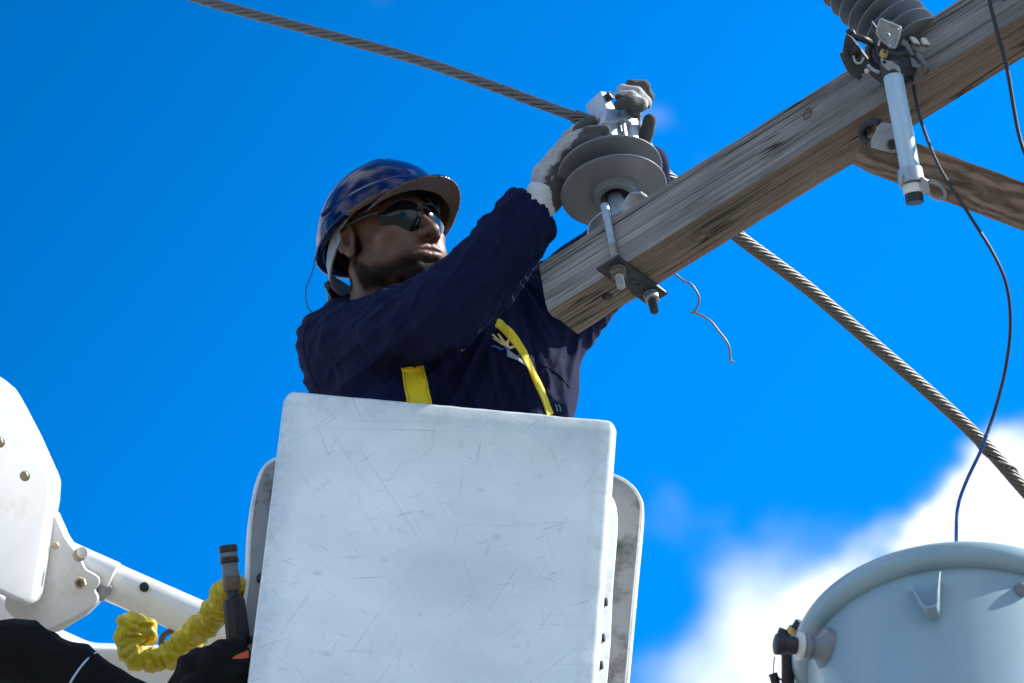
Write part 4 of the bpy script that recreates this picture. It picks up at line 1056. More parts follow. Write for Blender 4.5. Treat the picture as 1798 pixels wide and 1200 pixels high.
V = V + Nn * (.007 * (g ** 1.4 - .6) + .005 * (g2 ** 2 - .5) + .0065 * (np.abs(np.sin(sv * 150 + 3.5 * n1 + V[:, 0] * 20)) ** .7 - .6))[:, None]
o = meshobj('gathered_sleeve', ([tuple(MC @ Vector(p)) for p in V], Q), M_['yfab']); setp(o, 'crumpled yellow gathered hose cover hanging from the coupling', 'hose cover')
# ------------------------------------------------------------------ the man
per = thing('person', 'man in navy shirt, blue hard hat and sunglasses reaching up with gloved hands', 'person', MC)

oC0 = MCi @ CAM
# shirt ------------------------------------------------------------
SHR = L3(602, 607, .34); ELR = L3(775, 548, .09); WRR = L3(926, 388, .09)
SHL = L3(968, 560, .36); ELL = L3(1092, 440, .36); WRL = L3(1134, 300, .28)
BKT = MCi.to_3x3() @ BZ; upv = np.array(BKT)                  # torso axis follows gravity
T_low = L3(785, 860, .165); T_ch = L3(800, 650, .335); T_top = L3(792, 590, .40)
tx = np.array(MCi.to_3x3() @ comps(.985, -.03, -.12)); tz = (T_ch - T_low); tz /= np.linalg.norm(tz); tx -= tz * (tx @ tz); tx /= np.linalg.norm(tx); ty = np.cross(tz, tx)
TM = np.stack([tx, ty, tz], 1)                                # columns: local axes
def torso_f(P, g=0.0):
    d = rbox(P, T_low * .5 + T_ch * .5, (.222 + g, .118 + g, .20), .10, TM)
    d = smin(d, ell(P, T_ch + TM @ np.array([0.01, -.01, -.02]), (.215 + g, .135 + g, .16), TM), .05)
    d = smin(d, ell(P, T_top + TM @ np.array([-.03, .02, .0]), (.17 + g, .10 + g, .07), TM), .06)
    return d
slv_pts = spline([SHR, L3(690, 583, .20), ELR, L3(856, 474, .075), L3(900, 422, .085), L3(920, 396, .09)], 5)
slv_r = np.interp(np.linspace(0, 1, len(slv_pts)), [0, .22, .42, .62, .82, 1], [.080, .074, .070, .062, .056, .050])
sll_pts = spline([SHL, L3(1022, 502, .35), ELL, L3(1118, 376, .31), L3(1132, 318, .29), L3(1136, 288, .275)], 5)
sll_r = np.interp(np.linspace(0, 1, len(sll_pts)), [0, .25, .5, .75, 1], [.088, .076, .062, .044, .036])
def dist_chain(P, pts, rs, step=2):
    d = None
    idx = list(range(0, len(pts), step));
    if idx[-1] != len(pts) - 1: idx.append(len(pts) - 1)
    for a, b in zip(idx[:-1], idx[1:]):
        e = cap_(P, pts[a], pts[b], rs[a], rs[b]); d = e if d is None else smin(d, e, .012)
    return d
cuffs = [(L3(905, 352, 0.090), (.020, .030, .024)), (L3(928, 372, 0.090), (.030, .042, .026)), (L3(950, 400, 0.085), (.024, .034, .020)), (L3(893, 372, 0.085), (.018, .035, .026)), (L3(930, 402, 0.080), (.034, .042, .022)), (L3(962, 410, 0.085), (.012, .024, .014)), (L3(906, 394, 0.085), (.03, .042, .03))]
def shirt_f(P):
    t = torso_f(P)
    t = smin(t, cap_(P, SHR + np.array([.01, .02, -.01]), SHR + np.array([.02, -.00, -.22]), .078, .085), .05)   # back and flank behind the arm
    t = smin(t, ell(P, L3(655, 582, .42), (.10, .08, .055)), .04)
    a = dist_chain(P, slv_pts, slv_r)
    b = dist_chain(P, sll_pts, sll_r)
    d = smin(t, b, .05)
    d = smin(d, a, .022)
    d = smin(d, ell(P, SHR, (.084, .085, .080)), .03)
    for c, r in cuffs: d = smin(d, ell(P, c, r), .010)
    return d
V, Q = surfnet(shirt_f, L3(500, 840, .0) + np.array([0, -.08, 0]), L3(1200, 255, .50) + np.array([0, .06, 0]), .0040)
V = relax(V, Q, 2); Nn = vnormals(V, Q)
def seg_param(V, pts):
    d = np.full(len(V), 1e9); s = np.zeros(len(V)); acc = 0
    w = np.zeros(len(V)); Tn, N1, B1 = frames_along(pts)
    for i in range(len(pts) - 1):
        a, b = pts[i], pts[i + 1]; ba = b - a; L = np.linalg.norm(ba); t = np.clip(((V - a) @ ba) / (L * L), 0, 1)
        q = V - a - t[:, None] * ba; e = np.linalg.norm(q, axis=1); m = e < d
        d[m] = e[m]; s[m] = acc + t[m] * L; w[m] = np.arctan2(q[m] @ B1[i], q[m] @ N1[i]); acc += L
    return d, s, w
da, sa, wa = seg_param(V, slv_pts); db, sb_, wb = seg_param(V, sll_pts)
isA = (da - np.interp(sa, np.linspace(0, sa.max(), len(slv_r)), slv_r)) < .02
isB = (~isA) & ((db - np.interp(sb_, np.linspace(0, sb_.max(), len(sll_r)), sll_r)) < .02)
ridge = lambda n, p: (1 - np.abs(2 * n - 1)) ** p
disp = np.zeros(len(V))
# right sleeve: long folds that run with the arm and wind slowly round it
q = np.stack([np.cos(wa + sa * 3.0) * 1.5, np.sin(wa + sa * 3.0) * 1.5, sa * 5.5], 1)
f1 = .0125 * (ridge(vnoise(q * 1.3, 11), 1.6) - .5) + .0075 * (ridge(vnoise(q * 2.4 + 5, 12), 4) - .25) + .0018 * (vnoise(q * 7, 13) - .5)
q = np.stack([np.cos(wa) * 1.2, np.sin(wa) * 1.2, sa * 34], 1)
f1 += .010 * np.clip((sa / sa.max() - .80) / .2, 0, 1) * (ridge(vnoise(q, 14), 1.5) - .5)
f1 += .004 * np.exp(-((sa / sa.max() - .45) / .12) ** 2) * (ridge(vnoise(np.stack([np.cos(wa), np.sin(wa), sa * 22], 1), 15), 1.5) - .5)
# torso: drapes that fan out from the two armpits down to the belt
def fan(V, O, fr, ln, sd):
    r = V - O; ang = np.arctan2(r[:, 0], -r[:, 2]); L = np.linalg.norm(r, axis=1)
    return vnoise(np.stack([ang * fr, L * ln, V[:, 1] * 4], 1), sd)
O1 = L3(905, 470, .25); O2 = L3(1040, 430, .2)
f2 = .022 * (ridge(fan(V, O1, 8.0, 2.2, 21), 1.5) - .45) + .005 * (ridge(fan(V, O1, 19, 4, 22), 2) - .4) + .0016 * (vnoise(V * 60, 25) - .5)
f3 = .010 * (ridge(fan(V, O2, 9, 3, 31), 1.4) - .5) + .004 * (ridge(fan(V, O2, 22, 4, 32), 2) - .4)
wA = 1 / (1 + np.exp(np.clip(-(.015 - (da - np.interp(sa, np.linspace(0, sa.max(), len(slv_r)), slv_r))) / .004, -30, 30)))
wB = 1 / (1 + np.exp(np.clip(-(.012 - (db - np.interp(sb_, np.linspace(0, sb_.max(), len(sll_r)), sll_r))) / .004, -30, 30))) * np.clip((sb_ - .03) / .06, 0, 1)
q = np.stack([np.cos(wb + sb_ * 2) * 1.6, np.sin(wb + sb_ * 2) * 1.6, sb_ * 6], 1)
f4 = .0035 * (ridge(vnoise(q * 1.3, 41), 1.6) - .5) + .0015 * (ridge(vnoise(q * 3, 42), 2) - .4)
wL = np.clip((V[:, 0] - L3(940, 0)[0]) / .05, 0, 1)
disp = wA * f1 + (1 - wA) * ((1 - wL) * f2 + wL * f3)
disp = disp * (1 - wB) + wB * (1 - wA) * f4
V = V + Nn * disp[:, None]
V = relax(V, Q, 1, .35)
# pressed creases of the cloth: crisp raised lines on the side that faces the camera
Nn = vnormals(V, Q); toc = np.array(oC0) - V; toc /= np.linalg.norm(toc, axis=1)[:, None]; facing = np.clip((Nn * toc).sum(1) * 3, 0, 1)
dirv = V - np.array(oC0); pxv = 899 + S0 * dirv[:, 0] / dirv[:, 1] * D; pyv = 600 - S0 * dirv[:, 2] / dirv[:, 1] * D
PV = np.stack([pxv, pyv], 1); cr = np.zeros(len(V))
CREASES = [([(662, 524), (640, 552), (614, 572), (592, 604)], 4, .0045), ([(738, 500), (724, 535), (690, 585), (676, 612)], 4, .0050), ([(893, 500), (862, 540), (831, 576), (793, 600), (755, 622)], 5, .0050),
    ([(603, 538), (569, 559), (545, 600), (538, 640)], 4, .0045), ([(872, 505), (835, 535), (790, 572), (760, 590)], 4, .0040), ([(640, 640), (690, 645), (740, 632)], 6, .0055), ([(820, 440), (800, 475), (760, 520)], 4, .0045),
    ([(880, 395), (872, 430), (840, 470)], 5, .0050), ([(905, 410), (900, 445), (880, 480)], 4, .0040), ([(580, 655), (620, 640), (655, 660), (690, 690)], 5, .0050), ([(560, 620), (590, 640), (600, 690)], 4, .0035),
    ([(769, 612), (778, 650), (796, 720)], 8, .0085), ([(800, 610), (815, 655), (838, 722)], 6, .0060), ([(878, 630), (900, 680), (922, 724)], 8, .0085), ([(850, 600), (866, 655), (880, 722)], 7, .0065),
    ([(925, 570), (945, 620), (958, 660)], 6, .0060), ([(962, 655), (968, 720)], 6, .0065), ([(985, 640), (990, 700)], 6, .0060), ([(1000, 560), (990, 610), (975, 650)], 6, .0060), ([(1030, 560), (1015, 610), (1002, 655)], 5, .0050), ([(760, 640), (758, 720)], 5, .005)]
for ln, wd, hh in CREASES:
    C_ = spline([(x, y, 0) for x, y in ln], 5)[:, :2]; best = np.full(len(V), 1e9); tb_ = np.zeros(len(V))
    for i in range(len(C_) - 1):
        a_, b_ = C_[i], C_[i + 1]; ba = b_ - a_; t = np.clip(((PV - a_) @ ba) / (ba @ ba), 0, 1); e = np.linalg.norm(PV - a_ - t[:, None] * ba, axis=1)
        m = e < best; best[m] = e[m]; tb_[m] = (i + t[m]) / (len(C_) - 1)
    cr += hh * np.exp(-(best / wd) ** 2) * np.sin(np.pi * np.clip(tb_ * .92 + .04, 0, 1)) ** .5 - .5 * hh * np.exp(-(best / (wd * 2.6)) ** 2) * np.sin(np.pi * np.clip(tb_, 0, 1)) ** .5
V = V + Nn * (cr * facing)[:, None]
SHV, SHQ = V, Q
shirt = meshobj('shirt', (V, Q), M_['navy'], per)
shirt_bvh = BVHTree.FromPolygons([Vector(p) for p in V.tolist()], Q.tolist())
oC = MCi @ CAM
def on_shirt(px, py, start=.0, off=.001):
    d = (MCi.to_3x3() @ raydir(px, py)); o = Vector(L3(px, py, start))
    loc, nor, i, dist = shirt_bvh.ray_cast(o, d)
    if loc is None: return Vector(L3(px, py, .2)), Vector((0, -1, 0))
    if nor.dot(d) > 0: nor = -nor
    return loc + nor * off, nor

# body: one continuous skin mesh (head, ears, neck, trunk, arms) -----------------------------
HS = 1.12
HO = L3(676, 428, .33)
HX = -np.array([.74, .66, -.11]); HY = np.array([.64, -.65, .40]); HZ = np.array([-.195, .37, .907])
HZ /= np.linalg.norm(HZ); HY -= HZ * (HY @ HZ); HY /= np.linalg.norm(HY); HX = np.cross(HY, HZ)
HM = np.stack([HX, HY, HZ], 1)
def h2m(p): return HO + HS * (np.asarray(p, float) @ HM.T)
def m2h(p): return ((np.asarray(p, float) - HO) @ HM) / HS
def sym(P):
    Q_ = P.copy(); Q_[..., 0] = np.abs(P[..., 0]); return Q_
_ys = {}
def ysurf(x, z):
    if (x, z) not in _ys:
        ys_ = np.linspace(.14, .05, 181); q = np.stack([np.full(181, x), ys_, np.full(181, z)], -1)
        v_ = head_f(q, False); k_ = int(np.argmax(v_ < 0)); _ys[(x, z)] = float(ys_[k_])
    return _ys[(x, z)]
def head_f(P, lips=True):
    S = sym(P)
    d = ell(P, (0, -.012, .036), (.076, .096, .080))
    d = smin(d, ell(P, (0, .042, -.022), (.061, .058, .078)), .03)
    d = smin(d, cap_(S, (.058, .005, -.05), (.024, .075, -.094), .016, .016), .03)
    d = smin(d, ell(P, (0, .078, -.092), (.024, .020, .018)), .018)
    d = smin(d, ell(S, (.045, .064, -.020), (.022, .024, .018)), .02)
    d = smin(d, cap_(S, (.0, .090, .027), (.040, .078, .028), .011, .012), .014)
    d = smin(d, ell(S, (.030, .080, -.055), (.022, .018, .026)), .02)
    d = smax(d, -ell(S, (.033, .103, .002), (.017, .016, .012)), .012)
    d = smin(d, ell(S, (.033, .084, .002), (.014, .014, .0125)), .003)
    # nose
    d = smin(d, cap_(P, (0, .090, .014), (0, .114, -.026), .0075, .0125), .010)
    d = smin(d, ell(P, (0, .116, -.030), (.0135, .012, .0115)), .006)
    d = smin(d, ell(S, (.0155, .103, -.033), (.0095, .013, .0095)), .005)
    # muzzle and lips
    d = smin(d, ell(P, (0, .082, -.060), (.031, .018, .026)), .012)
    if not lips: return d
    S2 = sym(P)
    up, lo_, cut = LIPS
    for a_, b_, r1, r2 in zip(up[0][:-1], up[0][1:], up[1][:-1], up[1][1:]): d = smin(d, cap_(S2, a_, b_, r1, r2), .0028)
    for a_, b_, r1, r2 in zip(lo_[0][:-1], lo_[0][1:], lo_[1][:-1], lo_[1][1:]): d = smin(d, cap_(S2, a_, b_, r1, r2), .0028)
    for a_, b_, r1, r2 in zip(cut[0][:-1], cut[0][1:], cut[1][:-1], cut[1][1:]): d = smax(d, -cap_(S2, a_, b_, r1, r2), .0016)
    d = smax(d, -ell(S2, NOSTRIL, (.0048, .0075, .0060)), .002)
    d = smax(d, -ell(P, (0, ysurf(0, -.080) + .004, -.080), (.020, .008, .006)), .008)
    # ear: bowl, helix, antihelix, lobe
    E = S - np.array([.0775, -.006, .0]); ca, sa_ = math.cos(.30), math.sin(.30)
    Er = np.stack([E[..., 0] * ca + E[..., 1] * sa_ * 1.0, -E[..., 0] * sa_ + E[..., 1] * ca, E[..., 2]], -1)
    er = ell(Er, (0.004, 0, 0), (.0065, .0165, .029))
    rr = np.sqrt((Er[..., 1] / .0155) ** 2 + ((Er[..., 2] - .002) / .0275) ** 2)
    hel = np.sqrt(((rr - 1) * .0185) ** 2 + (Er[..., 0] - .008) ** 2) - .0042
    hel = np.maximum(hel, -(Er[..., 2] + .024))
    er = smin(er, hel, .004)
    er = smin(er, ell(Er, (.006, .004, -.027), (.0048, .009, .009)), .005)
    er = smax(er, -ell(Er, (.0125, .004, -.004), (.0110, .0090, .0135)), .002)
    er = smax(er, -ell(Er, (.013, -.001, .0165), (.0065, .0085, .0062)), .003)
    er = smin(er, cap_(Er, (.009, .0125, .002), (.009, .012, -.009), .0034, .0028), .003)
    er = smin(er, cap_(Er, (.008, -.007, -.012), (.010, -.007, .012), .0026, .0026), .003)
    d = smin(d, er, .006)
    # neck, throat, nape
    d = smin(d, cap_(P, (0, -.022, -.05), (0, -.055, -.19), .054, .060), .03)
    d = smin(d, cap_(S, (.052, -.022, -.05), (.016, .000, -.17), .014, .014), .02)
    return d
xs_ = [0, .006, .013, .020, .026]
LIPS = ([[np.array([x, ysurf(x, -.0535) - .0015 + (.0006 if x < .01 else 0), -.0535 - 6 * x * x + (.0008 if x == .006 else -.0004 if x == 0 else 0)]) for x in xs_], [.0056, .0060, .0056, .0044, .0026]],
        [[np.array([x, ysurf(x, -.0665) - .0020, -.0668 + 8 * x * x]) for x in xs_[:-1] + [.024]], [.0070, .0070, .0062, .0046, .0026]],
        [[np.array([x, ysurf(x, -.0600) + .0030 - .0012 * (x > .015), -.0600 - (.0006 if x == 0 else 0) - 2 * x * x]) for x in xs_ + [.029]], [.0019, .0019, .0018, .0017, .0015, .0012]])
zq = np.linspace(-.075, -.030, 181); vq = head_f(np.stack([np.full(181, .0082), np.full(181, .109), zq], -1), False)
NOSTRIL = (.0082, .1085, float(zq[int(np.argmax(vq < 0))]) + .0005)
print('nostril', NOSTRIL, 'lip', ysurf(0, -.06))
HV, HQ = surfnet(head_f, (-.115, -.13, -.20), (.115, .14, .14), .0018)
HV = relax(HV, HQ, 1, .25)
# masks: lips, stubble and cropped hair
ax_ = np.abs(HV[:, 0])
lipm = np.zeros(len(HV)); hair = np.zeros(len(HV))
def soft(x, a, b): return np.clip((x - a) / (b - a), 0, 1)
lz = HV[:, 2]; ly = HV[:, 1]
lipm = soft(.0128 - np.abs(lz + .0605) - 9 * ax_ ** 2, 0, .002) * soft(.028 - ax_, 0, .004) * soft(ly, .086, .092)
jaw_line = -.068 + .010 * soft(.055 - ly, 0, .05)
beard = soft(jaw_line + .030 * soft(.022 - ly, 0, .03) - lz, -.026, .012) * soft(ly, -.022, -.008) * soft(.075 - np.maximum(-lz - .085, 0) * 6, -.1, .1)
beard = np.maximum(beard, .8 * soft(ly, .03, .06) * soft(-lz, .074, .084) * soft(lz, -.125, -.105))
must = soft(.0060 - np.abs(lz + .0462 + .10 * np.maximum(ax_ - .012, 0)), 0, .004) * soft(.034 - ax_, 0, .008) * soft(ly, .080, .088) * .5
goat = soft(-lz, .072, .080) * soft(.036 - ax_, 0, .012) * soft(ly, .04, .06) * .95
side = soft(ly, -.02, -.008) * soft(.020 - ly, 0, .012) * soft(lz, -.055, -.03) * soft(.062 - ax_, -.03, 0) * .85
crown = soft(lz - (.030 - .03 * soft(-ly, .0, .05)), 0, .012) * soft(.082 - ly, 0, .01)
nape = soft(-ly, .022, .034) * soft(lz, -.085, -.06)
brow = soft(.005 - np.abs(lz - .030), 0, .002) * soft(ax_, .014, .02) * soft(.052 - ax_, 0, .006) * soft(ly, .05, .07) * .9
hair = np.maximum.reduce([beard * .92, must, goat, side, crown, nape, brow]) * (1 - lipm)
onear = (ax_ > .0775) & (np.abs(lz) < .04) & (ly < .02) & (ly > -.03); hair[onear] = 0
neckc = soft(-lz, .12, .14); hair *= (1 - neckc)
# trunk and arms, in the work frame
def body_f(P):
    d = rbox(P, T_low * .5 + T_ch * .5, (.165, .080, .19), .075, TM)
    d = smin(d, ell(P, T_top + TM @ np.array([-.03, .02, -.02]), (.15, .075, .06), TM), .05)
    d = smin(d, cap_(P, h2m((0, -.05, -.15)), T_top + TM @ np.array([-.04, .03, -.03]), .064, .07), .03)
    for pts in ([SHR, ELR, WRR], [SHL, ELL, L3(1128, 305, .285)]):
        d = smin(d, chain(P, pts, [.052, .040, .028], .02), .03)
    d = smin(d, chain(P, [WRR, L3(954, 340, .105), L3(978, 285, .12)], [.024, .017, .010], .02), .01)
    d = smin(d, chain(P, [L3(1128, 305, .285), L3(1122, 250, .25), L3(1112, 205, .225)], [.020, .012, .007], .02), .01)
    return d
BV, BQ = surfnet(body_f, L3(520, 900, 0) + np.array([0, -.05, 0]), L3(1210, 170, .55), .009)
BV = relax(BV, BQ, 2)
skinV = np.concatenate([h2m(HV), BV]); skinQ = np.concatenate([HQ, BQ + len(HV)])
zz = np.zeros(len(BV))
body = meshobj('body', (skinV, skinQ), M_['skin'], per, attrs={'lip': np.concatenate([lipm, zz]), 'hair': np.concatenate([hair, zz])})
# trousers, standing on the bucket floor
fl = np.array(MCi @ (MBk @ Vector((0, .22, -.95))))
hipc = T_low + TM @ np.array([0, 0, -.06])
kz = hipc * .5 + fl * .5
def leg_f(P):
    d = ell(P, hipc, (.17, .11, .12), TM)
    for s in (-1, 1):
        d = smin(d, chain(P, [hipc + TM @ np.array([.085 * s, 0, -.05]), kz + tx * .09 * s, fl + tx * .1 * s + upv * .1], [.088, .07, .06], .02), .04)
        d = smin(d, ell(P, fl + tx * .1 * s + upv * .05 - ty * .03, (.05, .12, .05), TM), .02)
    return d
LV, LQ = surfnet(leg_f, np.minimum(hipc, fl) - .24, np.maximum(hipc, fl) + .24, .014)
meshobj('trousers', (relax(LV, LQ, 2), LQ), M_['trouser'], per)

# hard hat ---------------------------------------------------------------------------------
pc, ps = math.cos(rad(10)), math.sin(rad(10))
KY = HY * pc + HZ * ps; KZ = HZ * pc - HY * ps; KX = HX                    # the hat sits tipped back
KM = np.stack([KX, KY, KZ], 1); KO = HO + HZ * .020 + HY * .010 - HX * .004
def k2m(p): return KO + np.asarray(p, float) @ KM.T
HR = np.array([.124, .148, .132])
def hat_f(P):
    x, y, z = P[..., 0], P[..., 1], P[..., 2]
    Rf = np.where(y > 0, .136, .148)
    q = P / np.stack([np.full_like(x, .124), Rf, np.full_like(x, .137)], -1)
    k0 = np.linalg.norm(q, axis=-1); outer = (k0 - 1) * .128
    rib = .0045 * np.exp(-(x / .0075) ** 2) + .0035 * np.exp(-((np.abs(x) - .027) / .006) ** 2)
    outer = outer - rib * np.clip((z - .095) / .025, 0, 1) * np.clip((.095 - np.abs(y + .01)) / .02, 0, 1)
    # broad shallow step low on the side of the shell
    outer = outer - .0022 * np.clip((.040 - z) / .006, 0, 1)
    inner = (k0 - 1) * .128 + .0055
    sh = np.maximum(outer, -inner)
    rz = .0 + .55 * y * y - .010 * np.clip(-y / .148, 0, 1)
    sh = np.maximum(sh, rz - z)
    e2 = np.sqrt((x / .124) ** 2 + (y / Rf) ** 2); rad_ = (e2 - 1.0) * .13
    lip = np.maximum(np.abs(rad_ - .002) - .0065, np.abs(z - rz - .001) - .0020) - .0012
    sh = smin(sh, lip, .005)
    px_ = np.sqrt((x / .107) ** 2 + (np.clip(y - .035, 0, None) / .140) ** 2); pr = (px_ - 1) * .12
    zt = .004 + .55 * .136 ** 2 * np.clip(y / .136, 0, 1) ** 2 - 1.5 * x * x - .10 * np.clip(y - .09, 0, None)
    peak = np.maximum.reduce([pr, np.abs(z - zt) - .0015, .045 - y, -(rad_ + .006)]) - .0012
    return smin(sh, peak, .005)
V, Q = surfnet(hat_f, (-.14, -.17, -.04), (.14, .20, .15), .0024)
V = relax(V, Q, 1, .5)
hatm = meshobj('hard_hat', (k2m(V), Q), [M_['navy_hat'], M_['hat_bounce']], per)
cen = V[Q].mean(1); fn_ = np.cross(V[Q[:, 2]] - V[Q[:, 0]], V[Q[:, 3]] - V[Q[:, 1]]); fn_ /= np.linalg.norm(fn_, axis=1)[:, None] + 1e-12
kk = (np.linalg.norm(cen / np.array([.124, .142, .137]), axis=1) - 1) * .128
inside = ((kk < -.006) & (np.abs(cen[:, 1]) < .13)) | ((fn_[:, 2] < -.3) & (cen[:, 1] > .03))
mi = inside.astype(np.int32); hatm.data.polygons.foreach_set('material_index', mi)
def htube(name, pts, r, m, par=hatm, n=6, seg=10): return meshobj(name, tube(h2m(spline(pts, n)), r, seg), M_[m], par)
def hband(name, pts, hgt, th, m, par=hatm, n=5):
    """flat band along a curve, height along head Z"""
    P = spline(pts, n); Tn = np.gradient(P, axis=0); Tn /= np.linalg.norm(Tn, axis=1)[:, None]
    v = []; f = []
    for p, t in zip(P, Tn):
        o = np.cross(t, [0, 0, 1]); o /= np.linalg.norm(o)
        for a, b in ((-1, 0), (1, 0), (1, 1), (-1, 1)): v.append(h2m(p + np.array([0, 0, hgt / 2 * a]) + o * th * b))
    n_ = len(P)
    for i in range(n_ - 1):
        for k in range(4): f.append([i * 4 + k, i * 4 + (k + 1) % 4, (i + 1) * 4 + (k + 1) % 4, (i + 1) * 4 + k])
    f += [[3, 2, 1, 0], [4 * n_ - 4 + k for k in range(4)]]
    return meshobj(name, (v, f), M_[m], par, auto=50)
for s in (1, -1):
    hband('headband', [(.0 * s, .092, .060), (.050 * s, .078, .058), (.078 * s, .036, .052), (.086 * s, 0.0, .044)], .022, .002, 'black')
    hband('side_strap', [(.086 * s, .050, .052), (.0890 * s, .030, .040), (.090 * s, .004, .030), (.090 * s, -.026, .016)], .017, .003, 'beige')
    hband('nape_strap', [(.094 * s, -.006, .012), (.092 * s, -.030, -.004), (.084 * s, -.056, -.022), (.060 * s, -.086, -.038), (0, -.108, -.046)], .030, .003, 'strapgrey')
    hband('suspension_tab', [(.088 * s, .056, .056), (.086 * s, .060, .050), (.080 * s, .064, .044)], .012, .004, 'beige')
meshobj('nape_knob', xf(lathe([(.008, -.012), (.014, -.01), (.015, .0), (.014, .01), (.008, .012)], 20), Matrix.Identity(4)), M_['black'], hatm)
kn = bpy.data.objects['nape_knob']; kn.matrix_parent_inverse = Matrix.Identity(4)
kx = Vector(HM @ np.array([1., 0, 0])); kn.matrix_basis = axisM(Vector(h2m((.018, -.118, -.050))), kx)
kn.scale = (1.1, 1.1, 1.6)
htube('chin_cord', [(.088, -.080, .000), (.092, -.092, -.025), (.096, -.110, -.048), (.085, -.125, -.075), (.060, -.120, -.095)], .0010, 'black')
htube('strap_ratchet', [(.060, -.092, -.042), (.030, -.112, -.052), (-.01, -.118, -.056)], .009, 'black')
for s in (1, -1): htube('rim_slot', [(.1205 * s, -.01, .040), (.1195 * s, .012, .044)], .0042, 'navy_hat')

# sunglasses ---------------------------------------------------------------------------------
gl = meshobj('sunglasses', tube(h2m(spline([(-.014, .1045, .014), (-.006, .1085, .0165), (0, .1095, .017), (.006, .1085, .0165), (.014, .1045, .014)], 5)), .0026, 10), M_['black'], per)
def lens_pt(s, u, v, off=0.0):
    x = .008 + .062 * u
    yb = .1075 - .030 * u ** 1.9 + off
    top = .018 + .016 * math.sin(math.pi * min(1, u * .95 + .12)) ** .8 - .004 * u
    bot = -.008 - .024 * math.sin(math.pi * min(1, max(0, u * .9 + .10))) ** .7 + .010 * u ** 2
    z = top + (bot - top) * v
    y = yb - .020 * (v - .45) ** 2 * 1.5 - .006 * (v > 1)
    return (s * x, y, z)
for s in (1, -1):
    nu, nv = 26, 12; v = []; f = []
    for off in (0.0, -.002):
        for i in range(nu):
            for j in range(nv): v.append(h2m(lens_pt(s, i / (nu - 1), j / (nv - 1), off)))
    for i in range(nu - 1):
        for j in range(nv - 1):
            a = i * nv + j; f.append([a, a + 1, a + nv + 1, a + nv]); b = a + nu * nv; f.append([b, b + nv, b + nv + 1, b + 1])
    for i in range(nu - 1):
        for j in (0, nv - 1):
            a = i * nv + j; f.append([a, a + nv, a + nv + nu * nv, a + nu * nv])
    for j in range(nv - 1):
        for i in (0, nu - 1):
            a = i * nv + j; f.append([a, a + 1, a + 1 + nu * nv, a + nu * nv])
    bm = fix((v, f)); meshobj('lens', bm_out(bm), M_['lens'], gl, auto=40)
    fr = [lens_pt(s, u, 0, .0005) for u in np.linspace(0, 1, 14)]
    meshobj('top_rim', tube(h2m(np.array(fr)), .0021, 10), M_['black'], gl)
    tp = spline([lens_pt(s, 1, .05), (.0775 * s, .060, .016), (.0815 * s, .035, .018), (.0850 * s, .0, .018), (.0840 * s, -.022, .010)], 6)
    meshobj('temple', tube(h2m(tp), np.linspace(.0048, .0030, len(tp)), 10), M_['black'], gl)
    meshobj('temple_trim', tube(h2m(spline([(.0810 * s, .055, .0175), (.0838 * s, .035, .0192), (.0868 * s, .006, .0192)], 5)), .0014, 8), M_['black'], gl)

# gloves ---------------------------------------------------------------------------------
def glove(name, fingers, palm, palmdir, tone=None, h=.0024):
    allp = [f[0] for f in fingers]
    def fn(P):
        d = None
        for pts, rs in palm:
            e = chain(P, pts, rs, .012); d = e if d is None else smin(d, e, .016)
        for pts, rs in fingers:
            d = smin(d, chain(P, pts, rs, .003), .0042)
        return d
    pts = np.array([p for f in fingers for p in f[0]] + [p for q in palm for p in q[0]])
    V, Q = surfnet(fn, pts.min(0) - .045, pts.max(0) + .045, h)
    V = relax(V, Q, 1, .5); Nn = vnormals(V, Q)
    # palm coating mask
    best = np.full(len(V), 1e9); mk = np.zeros(len(V)); pd_ = np.array(palmdir, float); pd_ = pd_ / np.linalg.norm(pd_)
    sw = np.zeros(len(V))
    for kind, L_ in ((0, palm), (1, fingers)):
        for fi, (pts_, rs) in enumerate(L_):
            n = len(pts_) - 1
            for i in range(n):
                a, b = pts_[i], pts_[i + 1]; ba = b - a; t = np.clip(((V - a) @ ba) / (ba @ ba), 0, 1)
                qv = V - a - t[:, None] * ba; r = rs[i] + (rs[i + 1] - rs[i]) * t; e = np.linalg.norm(qv, axis=1) - r
                m = e < best; best[m] = e[m]
                dirp = (qv @ pd_) / r
                tip = ((i + t) / n) if kind else 0 * t
                val = dirp * .9 + (.9 * np.clip((tip - .45) / .3, 0, 1) if tone is None else (tone[fi] if kind else 0) + 0 * tip)
                mk[m] = val[m]
                s_ = np.sin((i + t) * 9); sw[m] = s_[m]
    n1 = fbm(V * 90, 2, 3)
    V = V + Nn * (.0016 * (n1 - .5) + .0011 * (ridge(vnoise(V * np.array([55, 55, 110]), 5), 2) - .4))[:, None]
    mask = np.clip(.5 + mk * .9, 0, 1)
    return meshobj(name, (V, Q), M_['glove'], per, attrs={'palm': mask})
a = L3
